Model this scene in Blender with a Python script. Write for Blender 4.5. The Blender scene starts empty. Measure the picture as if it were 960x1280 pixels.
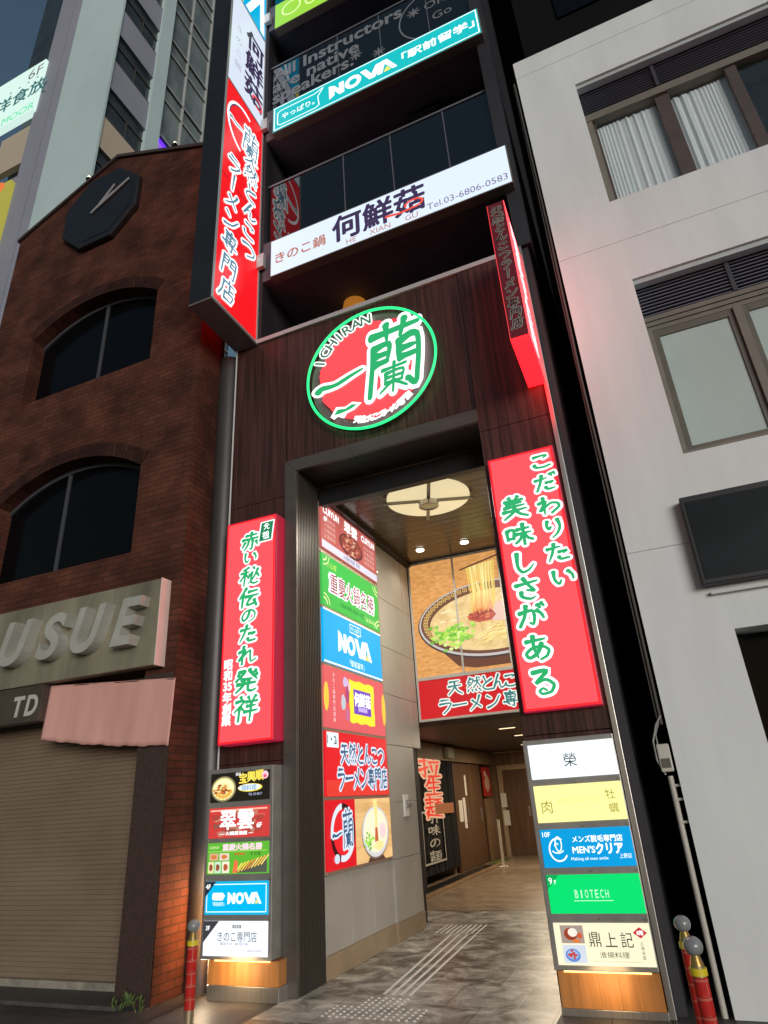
import bpy, bmesh, math, random
from mathutils import Vector, Matrix, Euler
random.seed(7)
PI = math.pi
R = math.radians
scene = bpy.context.scene
C = scene.collection

# ------------------------------------------------------------------ camera
cam_d = bpy.data.cameras.new('camera')
cam = bpy.data.objects.new('camera', cam_d)
C.objects.link(cam)
scene.camera = cam
cam_d.sensor_fit = 'VERTICAL'
cam_d.sensor_height = 36.0
cam_d.sensor_width = 27.0
cam_d.lens = 795.245 / 1280 * 36.0
cam_d.clip_start = 0.05
cam_d.clip_end = 3000
yaw, pitch, roll = R(21.6706), R(24.5285), R(3.7412)
M = Matrix.Rotation(yaw, 3, 'Z') @ Matrix.Rotation(pitch, 3, 'X') @ Matrix.Rotation(roll, 3, 'Y')
cr, cf, cu = M.col[0], M.col[1], M.col[2]
cam.matrix_world = Matrix(((cr.x, cu.x, -cf.x, 0), (cr.y, cu.y, -cf.y, -5.9),
                           (cr.z, cu.z, -cf.z, 1.5), (0, 0, 0, 1)))

# ------------------------------------------------------------------ world, street light from behind the camera
SUN_EL, SUN_AZ = 4.0, 143.0          # azimuth clockwise from +Y
w = bpy.data.worlds.new('World')
scene.world = w
w.use_nodes = True
nt = w.node_tree
bg = nt.nodes['Background']
sky = nt.nodes.new('ShaderNodeTexSky')
sky.sky_type = 'NISHITA'
sky.sun_disc = False
sky.sun_elevation = R(SUN_EL)
sky.sun_rotation = R(SUN_AZ)
sky.ozone_density = 2.6
sky.dust_density = 1.5
sky.air_density = 1.6
nt.links.new(sky.outputs[0], bg.inputs[0])
bg.inputs[1].default_value = 0.15
sd = bpy.data.lights.new('sun', 'SUN')
sd.energy = 2.3
sd.angle = R(32)
sd.color = (0.93, 0.98, 1.0)
sun = bpy.data.objects.new('sun', sd)
C.objects.link(sun)
az, el = R(SUN_AZ), R(SUN_EL)
to_sun = Vector((math.sin(az) * math.cos(el), math.cos(az) * math.cos(el), math.sin(el)))
sun.rotation_euler = to_sun.to_track_quat('Z', 'Y').to_euler()
sun.location = (6, -14, 12)
scene.view_settings.view_transform = 'Standard'
scene.view_settings.look = 'None'
scene.view_settings.exposure = 0.13
scene.view_settings.gamma = 1.0

# ------------------------------------------------------------------ materials
MATS = {}
def s2l(c):
    return tuple((x / 12.92 if x <= 0.04045 else ((x + 0.055) / 1.055) ** 2.4) for x in (v / 255 for v in c))

def mat(name, col, rough=0.6, metal=0.0, var=0.0, vscale=(4, 4, 4), bump=0.0, spec=0.5, detail=6, emit=None, es=0.0,
        ior=None, trans=0.0, var2=None, bscale=None):
    """Principled material; var mixes the colour with a noise-driven lighter and darker tone."""
    if name in MATS: return MATS[name]
    m = bpy.data.materials.new(name)
    m.use_nodes = True
    n = m.node_tree.nodes; l = m.node_tree.links
    p = n['Principled BSDF']
    p.inputs['Base Color'].default_value = (*col, 1)
    p.inputs['Roughness'].default_value = rough
    p.inputs['Metallic'].default_value = metal
    p.inputs['Specular IOR Level'].default_value = spec
    if ior: p.inputs['IOR'].default_value = ior
    if trans: p.inputs['Transmission Weight'].default_value = trans
    if emit:
        p.inputs['Emission Color'].default_value = (*emit, 1)
        p.inputs['Emission Strength'].default_value = es
    if var or bump:
        tc = n.new('ShaderNodeTexCoord')
        mp = n.new('ShaderNodeMapping'); mp.inputs['Scale'].default_value = vscale
        l.new(tc.outputs['Object'], mp.inputs['Vector'])
        nz = n.new('ShaderNodeTexNoise'); nz.inputs['Scale'].default_value = 1.0
        nz.inputs['Detail'].default_value = detail; nz.inputs['Roughness'].default_value = 0.6
        l.new(mp.outputs[0], nz.inputs['Vector'])
        if var:
            cr_ = n.new('ShaderNodeValToRGB')
            lo = tuple(max(0, c * (1 - var)) for c in col)
            hi = tuple(min(1, c * (1 + var)) for c in (var2 or col))
            cr_.color_ramp.elements[0].position = 0.3; cr_.color_ramp.elements[0].color = (*lo, 1)
            cr_.color_ramp.elements[1].position = 0.7; cr_.color_ramp.elements[1].color = (*hi, 1)
            l.new(nz.outputs['Fac'], cr_.inputs[0])
            l.new(cr_.outputs[0], p.inputs['Base Color'])
        if bump:
            bp = n.new('ShaderNodeBump'); bp.inputs['Strength'].default_value = bump
            bp.inputs['Distance'].default_value = 0.01
            if bscale:
                nz2 = n.new('ShaderNodeTexNoise'); nz2.inputs['Scale'].default_value = bscale
                l.new(tc.outputs['Object'], nz2.inputs['Vector'])
                l.new(nz2.outputs['Fac'], bp.inputs['Height'])
            else:
                l.new(nz.outputs['Fac'], bp.inputs['Height'])
            l.new(bp.outputs[0], p.inputs['Normal'])
    MATS[name] = m
    return m

def brick_mat(name, c1, c2, mortar, bw, bh, ms, rough=0.85, plane='XZ', bump=0.6, offset=0.5, var=0.35):
    if name in MATS: return MATS[name]
    m = bpy.data.materials.new(name); m.use_nodes = True
    n = m.node_tree.nodes; l = m.node_tree.links
    p = n['Principled BSDF']; p.inputs['Roughness'].default_value = rough; p.inputs['Specular IOR Level'].default_value = 0.15
    tc = n.new('ShaderNodeTexCoord')
    sp = n.new('ShaderNodeSeparateXYZ'); l.new(tc.outputs['Object'], sp.inputs[0])
    cb = n.new('ShaderNodeCombineXYZ')
    if plane == 'XY':
        l.new(sp.outputs[0], cb.inputs[0]); l.new(sp.outputs[1], cb.inputs[1])
    else:
        ad = n.new('ShaderNodeMath'); ad.operation = 'ADD'
        l.new(sp.outputs[0], ad.inputs[0]); l.new(sp.outputs[1], ad.inputs[1])
        l.new(ad.outputs[0], cb.inputs[0]); l.new(sp.outputs[2], cb.inputs[1])
    b = n.new('ShaderNodeTexBrick')
    b.offset = offset
    b.inputs['Color1'].default_value = (*c1, 1); b.inputs['Color2'].default_value = (*c2, 1)
    b.inputs['Mortar'].default_value = (*mortar, 1)
    b.inputs['Scale'].default_value = 1.0
    b.inputs['Brick Width'].default_value = bw; b.inputs['Row Height'].default_value = bh
    b.inputs['Mortar Size'].default_value = ms; b.inputs['Mortar Smooth'].default_value = 0.2
    l.new(cb.outputs[0], b.inputs['Vector'])
    nz = n.new('ShaderNodeTexNoise'); nz.inputs['Scale'].default_value = 2.2; nz.inputs['Detail'].default_value = 8
    l.new(tc.outputs['Object'], nz.inputs['Vector'])
    rp = n.new('ShaderNodeMapRange'); rp.inputs[1].default_value = 0.3; rp.inputs[2].default_value = 0.7
    rp.inputs[3].default_value = 1 - var; rp.inputs[4].default_value = 1 + var
    l.new(nz.outputs['Fac'], rp.inputs[0])
    mx = n.new('ShaderNodeMix'); mx.data_type = 'RGBA'; mx.blend_type = 'MULTIPLY'; mx.inputs[0].default_value = 1.0
    l.new(b.outputs['Color'], mx.inputs[6]); l.new(rp.outputs[0], mx.inputs[7])
    l.new(mx.outputs[2], p.inputs['Base Color'])
    bp = n.new('ShaderNodeBump'); bp.inputs['Strength'].default_value = bump; bp.inputs['Distance'].default_value = 0.006
    iv = n.new('ShaderNodeMath'); iv.operation = 'SUBTRACT'; iv.inputs[0].default_value = 1.0
    l.new(b.outputs['Fac'], iv.inputs[1]); l.new(iv.outputs[0], bp.inputs['Height'])
    l.new(bp.outputs[0], p.inputs['Normal'])
    MATS[name] = m
    return m

def lit_print(col, s, scale):
    """Glowing photo print: the ink density varies finely, as in a printed food photograph."""
    key = 'print_%d_%d_%d_%d' % (*col, scale)
    if key in MATS: return MATS[key]
    m = lit(col, s, key)
    n = m.node_tree.nodes; l = m.node_tree.links; p = n['Principled BSDF']
    tc = n.new('ShaderNodeTexCoord'); z = n.new('ShaderNodeTexNoise'); mp = n.new('ShaderNodeMapping')
    mp.inputs['Scale'].default_value = (scale * 0.35, 1, scale) if scale > 20 else (scale, 1, scale)
    z.inputs['Scale'].default_value = 1.0; z.inputs['Detail'].default_value = 7; z.inputs['Distortion'].default_value = 0.6
    l.new(tc.outputs['Object'], mp.inputs[0]); l.new(mp.outputs[0], z.inputs['Vector'])
    r = n.new('ShaderNodeValToRGB'); c = s2l(col)
    r.color_ramp.elements[0].position = 0.3; r.color_ramp.elements[0].color = (c[0] * 0.72, c[1] * 0.62, c[2] * 0.5, 1)
    r.color_ramp.elements[1].position = 0.7; r.color_ramp.elements[1].color = (min(1, c[0] * 1.12), min(1, c[1] * 1.14), min(1, c[2] * 1.2), 1)
    l.new(z.outputs['Fac'], r.inputs[0]); l.new(r.outputs[0], p.inputs['Emission Color'])
    return m

def lit(col, s=1.0, name=None):
    """A backlit sign colour (sRGB 0-255): acrylic that gives off its own colour."""
    key = name or 'acrylic_%d_%d_%d_%d' % (*col, round(s * 100))
    if key in MATS: return MATS[key]
    c = s2l(col)
    return mat(key, tuple(x * 0.2 for x in c), 0.35, emit=c, es=s, spec=0.3)

def ink(col, name=None):
    """Unlit print colour (sRGB)."""
    key = name or 'ink_%d_%d_%d' % col
    return mat(key, s2l(col), 0.5)

wood_dark = mat('dark_wood_panel', (0.036, 0.0145, 0.012), 0.42, var=0.65, vscale=(26, 26, 0.8), var2=(0.062, 0.024, 0.019), bump=0.08, spec=0.4)
black_metal = mat('black_painted_metal', (0.012, 0.012, 0.014), 0.45, var=0.3, vscale=(3, 3, 3))
black_wall = mat('black_cladding', (0.020, 0.019, 0.024), 0.6, var=0.5, vscale=(2, 2, 0.6))
soffit_m = mat('dark_soffit_paint', (0.10, 0.095, 0.12), 0.8, var=0.2, vscale=(2, 2, 2))
frame_grey = mat('bronze_frame_metal', (0.115, 0.10, 0.088), 0.4, metal=0.4, var=0.12, vscale=(2, 2, 6))
rib_m = mat('ribbed_bronze_metal', (0.058, 0.049, 0.041), 0.42, metal=0.3)
silver = mat('brushed_aluminium', (0.52, 0.50, 0.47), 0.33, metal=0.85, var=0.12, vscale=(40, 40, 2))
cab_metal = mat('cabinet_grey_metal', (0.36, 0.35, 0.33), 0.4, metal=0.5, var=0.15, vscale=(6, 6, 6))
glass_dark = mat('dark_balcony_glass', (0.004, 0.005, 0.006), 0.03, spec=0.5, ior=1.85)
glass_black = mat('unlit_window_glass', (0.003, 0.003, 0.004), 0.15, spec=0.12)
white_wall = mat('white_painted_render', (0.685, 0.71, 0.705), 0.75, var=0.075, vscale=(2.6, 2.6, 0.45), bump=0.06, bscale=60, detail=9)
tan_frame = mat('tan_window_frame', (0.17, 0.15, 0.122), 0.45, var=0.12, vscale=(5, 5, 5))
brick = brick_mat('red_brick', (0.095, 0.034, 0.021), (0.068, 0.023, 0.015), (0.040, 0.021, 0.015), 0.215, 0.072, 0.007, bump=0.35, var=0.45)
brick_trim = brick_mat('red_soldier_brick', (0.052, 0.019, 0.013), (0.036, 0.013, 0.010), (0.015, 0.0105, 0.0085), 0.07, 0.21, 0.007)
tile_beige = mat('beige_stone_tile', (0.42, 0.40, 0.355), 0.42, var=0.10, vscale=(1.3, 1.3, 1.3))
tile_brown = mat('brown_skirting_tile', (0.34, 0.25, 0.16), 0.35, var=0.15, vscale=(2, 2, 2))
wood_orange = mat('orange_veneer', (0.50, 0.215, 0.062), 0.4, var=0.22, vscale=(14, 14, 0.8))
wood_brown = mat('brown_wood_door', (0.125, 0.066, 0.036), 0.45, var=0.3, vscale=(12, 12, 0.8))

# ------------------------------------------------------------------ mesh collecting
class MB:
    def __init__(s): s.v = []; s.f = []; s.mi = []
    def add(s, vs, fs, mi=0):
        b = len(s.v); s.v += [tuple(x) for x in vs]
        for f in fs: s.f.append(tuple(i + b for i in f)); s.mi.append(mi)
        return s
    def box(s, x0, x1, y0, y1, z0, z1, mi=0):
        if x0 > x1: x0, x1 = x1, x0
        if y0 > y1: y0, y1 = y1, y0
        if z0 > z1: z0, z1 = z1, z0
        v = [(x0, y0, z0), (x1, y0, z0), (x1, y1, z0), (x0, y1, z0), (x0, y0, z1), (x1, y0, z1), (x1, y1, z1), (x0, y1, z1)]
        return s.add(v, [(0, 3, 2, 1), (4, 5, 6, 7), (0, 1, 5, 4), (1, 2, 6, 5), (2, 3, 7, 6), (3, 0, 4, 7)], mi)
    def prism(s, pts, a, b, axis='y', mi=0):
        """pts: 2D outline; extruded along axis from a to b. axis y -> pts are (x,z); x -> (y,z); z -> (x,y)."""
        n = len(pts)
        def P(p, t):
            return (p[0], t, p[1]) if axis == 'y' else (t, p[0], p[1]) if axis == 'x' else (p[0], p[1], t)
        v = [P(p, a) for p in pts] + [P(p, b) for p in pts]
        area = sum(pts[i][0] * pts[(i + 1) % n][1] - pts[(i + 1) % n][0] * pts[i][1] for i in range(n))
        f = [tuple(range(n)), tuple(range(2 * n - 1, n - 1, -1))] + [(i, i + n, (i + 1) % n + n, (i + 1) % n) for i in range(n)]
        return s.add(v, f, mi)
    def tube(s, path, r, seg=8, mi=0):
        path = [Vector(p) for p in path]; rings = []
        rr = r if isinstance(r, (list, tuple)) else [r] * len(path)
        up = Vector((0.13, 0.31, 0.94)).normalized()
        vs = []
        for i, p in enumerate(path):
            t = (path[min(i + 1, len(path) - 1)] - path[max(i - 1, 0)]).normalized()
            a = t.cross(up)
            if a.length < 1e-3: a = t.cross(Vector((1, 0, 0)))
            a.normalize(); b = t.cross(a)
            for k in range(seg):
                an = 2 * PI * k / seg
                vs.append(p + (a * math.cos(an) + b * math.sin(an)) * rr[i])
        fs = []
        for i in range(len(path) - 1):
            for k in range(seg):
                fs.append((i * seg + k, i * seg + (k + 1) % seg, (i + 1) * seg + (k + 1) % seg, (i + 1) * seg + k))
        fs.append(tuple(range(seg - 1, -1, -1))); fs.append(tuple((len(path) - 1) * seg + k for k in range(seg)))
        return s.add(vs, fs, mi)
    def lathe(s, prof, cx, cy, seg=24, mi=0):
        vs = []; fs = []
        for r, z in prof:
            for k in range(seg):
                a = 2 * PI * k / seg
                vs.append((cx + r * math.cos(a), cy + r * math.sin(a), z))
        n = len(prof)
        for i in range(n - 1):
            for k in range(seg):
                fs.append((i * seg + k, i * seg + (k + 1) % seg, (i + 1) * seg + (k + 1) % seg, (i + 1) * seg + k))
        fs.append(tuple(range(seg - 1, -1, -1))); fs.append(tuple((n - 1) * seg + k for k in range(seg)))
        return s.add(vs, fs, mi)

ORG = {}
def link(o): C.objects.link(o); return o
def finish(name, mb, mats, parent=None, smooth=False, bevel=0.0, org=None):
    me = bpy.data.meshes.new(name)
    if org is None: org = ORG[parent.name] if parent else Vector((0, 0, 0))
    me.from_pydata([Vector(v) - org for v in mb.v], [], mb.f)
    if not isinstance(mats, (list, tuple)): mats = [mats]
    for m in mats: me.materials.append(m)
    me.polygons.foreach_set('material_index', mb.mi)
    bm = bmesh.new(); bm.from_mesh(me)
    if not getattr(mb, 'flat', False): bmesh.ops.recalc_face_normals(bm, faces=bm.faces)
    bm.to_mesh(me); bm.free()
    if smooth:
        me.polygons.foreach_set('use_smooth', [True] * len(me.polygons))
        try: me.set_sharp_from_angle(angle=R(40))
        except Exception: pass
    o = link(bpy.data.objects.new(name, me))
    if bevel:
        b = o.modifiers.new('bevel', 'BEVEL'); b.width = bevel; b.segments = 2; b.limit_method = 'ANGLE'
        b.angle_limit = R(50)
    if parent: o.parent = parent
    else: o.location = org
    ORG[o.name] = org
    return o

def thing(name, label, cat, loc, group=None):
    o = link(bpy.data.objects.new(name, None))
    o.empty_display_size = 0.1
    o.location = loc
    o['label'] = label; o['category'] = cat
    if group: o['group'] = group
    ORG[o.name] = Vector(loc)
    return o
def tag(o, label, cat, group=None):
    o['label'] = label; o['category'] = cat
    if group: o['group'] = group
    return o
def struct(name, mb, m, **k):
    o = finish(name, mb, m, **k); o['kind'] = 'structure'; return o
def dup(root, loc, label=None):
    r = root.copy(); link(r); r.location = loc
    if label: r['label'] = label
    for ch in root.children:
        c = ch.copy(); link(c); c.parent = r
        for g in ch.children:
            d = g.copy(); link(d); d.parent = c
    return r

# ------------------------------------------------------------------ lettering
_tcache = {}
def font_mesh(ch, bold, shear):
    key = (ch, bold, shear)
    if key in _tcache: return _tcache[key]
    cu = bpy.data.curves.new('t', 'FONT')
    cu.body = ch; cu.size = 1.0; cu.offset = bold; cu.shear = shear; cu.resolution_u = 3
    o = bpy.data.objects.new('t', cu); link(o)
    dg = bpy.context.evaluated_depsgraph_get()
    me = bpy.data.meshes.new_from_object(o.evaluated_get(dg))
    v = [(p.co.x, p.co.y) for p in me.vertices]
    f = [tuple(p.vertices) for p in me.polygons]
    bpy.data.objects.remove(o); bpy.data.curves.remove(cu); bpy.data.meshes.remove(me)
    _tcache[key] = (v, f)
    return v, f

S = {}
def D(ch, *st): S[ch] = [[tuple(st_[i:i + 2]) for i in range(0, len(st_), 2)] for st_ in st]
D('こ', (22,25,50,22,75,24,60,36), (20,66,28,80,55,84,84,78))
D('た', (12,30,62,24), (40,8,32,45,14,88), (55,50,86,46,72,56), (52,72,60,84,90,82))
D('だ', (10,32,56,26), (38,10,30,45,12,88), (52,52,80,48,68,57), (48,73,56,85,86,83), (72,8,80,20), (86,4,94,16))
D('わ', (30,8,30,92), (10,35,38,30,12,75,55,42,82,45,88,65,58,90))
D('り', (28,12,24,35,30,52,38,42), (68,8,74,45,62,75,40,95))
D('い', (18,20,18,55,32,80,42,64), (72,25,86,45,88,65))
D('し', (32,8,30,60,42,86,65,82,86,60))
D('さ', (12,34,86,24), (40,8,58,40,74,62,50,56), (28,62,30,80,55,92,76,86))
D('が', (10,35,52,28,60,45,54,80,42,74), (35,8,28,45,8,85), (70,30,84,46,90,62), (74,10,82,20), (88,5,96,16))
D('あ', (18,25,80,20), (42,6,42,50,52,88), (68,36,50,70,25,85,14,70,32,52,65,46,88,60,82,82,60,94))
D('る', (24,14,70,12,30,52,62,42,86,60,78,84,50,92,38,82,50,72,62,80))
D('の', (54,22,46,60,26,78,14,58,28,28,60,18,86,38,84,68,56,88))
D('れ', (28,8,28,92), (8,35,38,28,10,76,44,42,62,30,66,60,72,82,94,72))
D('と', (32,10,44,42), (80,28,40,50,24,70,42,86,84,86))
D('ん', (50,8,14,88,36,54,52,52,58,82,74,82,94,60))
D('つ', (8,36,50,22,84,32,86,56,46,84))
D('き', (18,26,74,18), (16,46,80,38), (40,6,58,40,72,64,52,60), (28,68,32,86,58,92,76,88))
D('ラ', (24,16,74,14), (14,38,82,36,70,64,36,94))
D('ー', (48,8,52,92))
D('―', (8,52,92,47))
D('メ', (74,8,56,50,14,92), (28,34,78,76))
D('ン', (16,20,38,34), (14,88,60,66,90,22))
D('天', (20,20,80,17), (10,46,90,42), (50,20,46,55,10,92), (50,48,68,75,94,92))
D('然', (30,8,10,40), (26,20,48,18,38,42,8,66), (22,34,30,38), (16,44,26,50), (52,30,92,27), (72,8,66,45,46,68), (70,34,92,66), (84,12,90,18), (14,78,8,92), (36,78,40,90), (58,78,64,90), (80,76,92,92))
D('専', (18,16,82,14), (50,4,50,60), (26,26,26,54), (26,26,76,25,74,54), (26,40,74,39), (26,54,74,53), (8,66,92,63), (66,56,66,90,52,88), (30,72,40,82))
D('門', (16,10,16,94), (16,12,44,10,42,42), (18,26,42,25), (16,42,42,41), (58,10,58,42), (58,12,86,10,86,90,74,86), (60,26,84,25), (58,42,84,41))
D('店', (52,4,54,14), (20,18,88,15), (22,18,20,60,6,92), (58,26,58,56), (58,42,84,40), (36,60,36,92), (36,60,82,58,78,90), (36,88,78,87))
D('美', (34,4,40,14), (66,3,58,14), (18,20,82,18), (24,32,76,30), (14,46,86,43), (50,18,50,46), (8,64,92,60), (50,48,44,70,10,95), (54,62,68,80,94,94))
D('味', (10,28,10,68), (10,28,34,26,32,64), (12,62,32,61), (46,28,88,25), (40,48,94,44), (68,6,68,94), (66,48,54,70,38,84), (70,48,82,68,98,78))
D('赤', (24,18,76,16), (50,4,50,36), (8,38,92,35), (40,38,38,66,22,94), (60,38,60,90,48,86), (22,54,12,76), (78,52,90,74))
D('秘', (40,8,16,18), (8,32,46,29), (28,16,28,94), (28,34,8,68), (30,38,44,56), (64,10,72,20), (86,20,70,60,46,88), (60,34,60,78,76,88,92,84), (50,42,46,62), (86,44,96,58))
D('伝', (32,6,8,50), (22,34,22,94), (46,24,86,21), (36,46,94,42), (62,46,44,84,84,80), (76,64,90,92))
D('発', (16,16,42,14,8,50), (14,26,22,34), (58,8,66,20,94,48), (84,14,72,24), (90,28,78,36), (30,46,72,44), (14,64,88,60), (40,46,38,70,12,94), (60,46,60,84,74,92,92,86))
D('祥', (26,6,32,16), (10,24,42,22,8,60), (26,46,26,94), (30,44,42,56), (56,8,62,18), (84,6,76,18), (50,26,92,24), (54,42,88,40), (46,62,96,58), (70,26,70,96))
D('蘭', (8,15,90,10), (34,2,37,25), (66,0,60,23), (15,32,12,100), (15,34,41,31,40,56), (18,45,39,44), (18,57,39,55), (58,31,57,55), (58,33,89,29,90,94,74,88), (60,44,87,42), (60,56,87,54), (31,68,71,65), (37,74,37,87), (37,74,66,72,65,87), (38,80,65,79), (37,87,66,86), (51,60,51,100), (49,86,29,99), (53,86,74,97))
D('一', (2,56,12,50,40,54,78,44,96,40))
D('元', (28,18,72,16), (10,40,90,37), (40,40,34,70,10,92), (60,40,60,82,74,90,92,84))
D('祖', (26,6,32,16), (10,24,42,22,8,60), (26,46,26,94), (30,44,42,56), (56,14,56,86), (56,14,84,12,84,86), (58,38,82,37), (58,60,82,59), (44,88,96,86))
D('生', (30,10,12,44), (24,28,84,24), (22,56,78,52), (50,4,50,88), (8,90,92,87))
D('拉', (8,28,40,24), (26,8,28,88,16,82), (6,64,42,50), (66,8,70,18), (48,30,92,26), (56,44,62,70), (84,40,74,84), (44,90,96,86))
D('麺', (6,16,48,14), (28,4,28,50), (10,30,46,28), (6,50,50,48), (24,52,8,74), (34,52,36,72,48,66), (20,66,12,96), (12,80,40,84,96,94), (54,18,94,15), (74,18,68,32), (58,34,58,80), (58,34,90,32,90,80), (60,50,88,49), (60,64,88,63), (58,80,90,79))
D('引', (14,16,44,14,42,36), (14,38,42,37), (14,38,10,60,44,58), (44,58,42,92,30,86), (78,8,78,96))

def spline(p, n=6):
    if len(p) == 2:
        return [(p[0][0] + (p[1][0] - p[0][0]) * t / 5, p[0][1] + (p[1][1] - p[0][1]) * t / 5) for t in range(6)]
    q = [p[0]] + list(p) + [p[-1]]; out = []
    for i in range(1, len(q) - 2):
        a, b, c, d = q[i - 1], q[i], q[i + 1], q[i + 2]
        # sharp corners (kanji folds) stay sharp
        for k in range(n):
            t = k / n
            out.append(tuple(0.5 * (2 * b[j] + (c[j] - a[j]) * t * 0.9 + (2 * a[j] - 5 * b[j] + 4 * c[j] - d[j]) * t * t * 0.95
                                    + (3 * b[j] - a[j] - 3 * c[j] + d[j]) * t ** 3 * 0.95) for j in (0, 1)))
    out.append(p[-1]); return out

def stroke_faces(pts, w, extra, seed):
    """One brush stroke as quads: pressed start, slimmer middle, drawn-out end."""
    P = spline(pts); n = len(P)
    L = [0]
    for i in range(1, n): L.append(L[-1] + math.hypot(P[i][0] - P[i - 1][0], P[i][1] - P[i - 1][1]))
    T = L[-1] or 1
    rnd = random.Random(seed)
    end = 0.30 + 0.5 * rnd.random()
    vs = []; fs = []
    def wid(t):
        a = 1.12 - 0.38 * min(1, t / 0.35)
        if t > 0.55: a = a + (end - a) * ((t - 0.55) / 0.45) ** 1.5
        return a * w * 0.5 + extra
    nrm = []
    for i in range(n):
        dx = P[min(i + 1, n - 1)][0] - P[max(i - 1, 0)][0]; dy = P[min(i + 1, n - 1)][1] - P[max(i - 1, 0)][1]
        l = math.hypot(dx, dy) or 1
        nrm.append((-dy / l, dx / l))
    for i in range(n):
        h = wid(L[i] / T)
        vs.append((P[i][0] + nrm[i][0] * h, P[i][1] + nrm[i][1] * h)); vs.append((P[i][0] - nrm[i][0] * h, P[i][1] - nrm[i][1] * h))
    for i in range(n - 1): fs.append((2 * i, 2 * i + 1, 2 * i + 3, 2 * i + 2))
    for (i, sg) in ((0, -1), (n - 1, 1)):
        h = wid(L[i] / T); nx, ny = nrm[i]; tx, ty = ny, -nx
        b = len(vs)
        for k in range(7):
            a = PI * k / 6
            ct, sn = math.cos(a) * h, math.sin(a) * h * (0.9 if sg > 0 else 0.75) * sg
            vs.append((P[i][0] + nx * ct + tx * sn, P[i][1] + ny * ct + ty * sn))
        fs.append(tuple(range(b, b + 7)))
    return vs, fs

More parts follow.
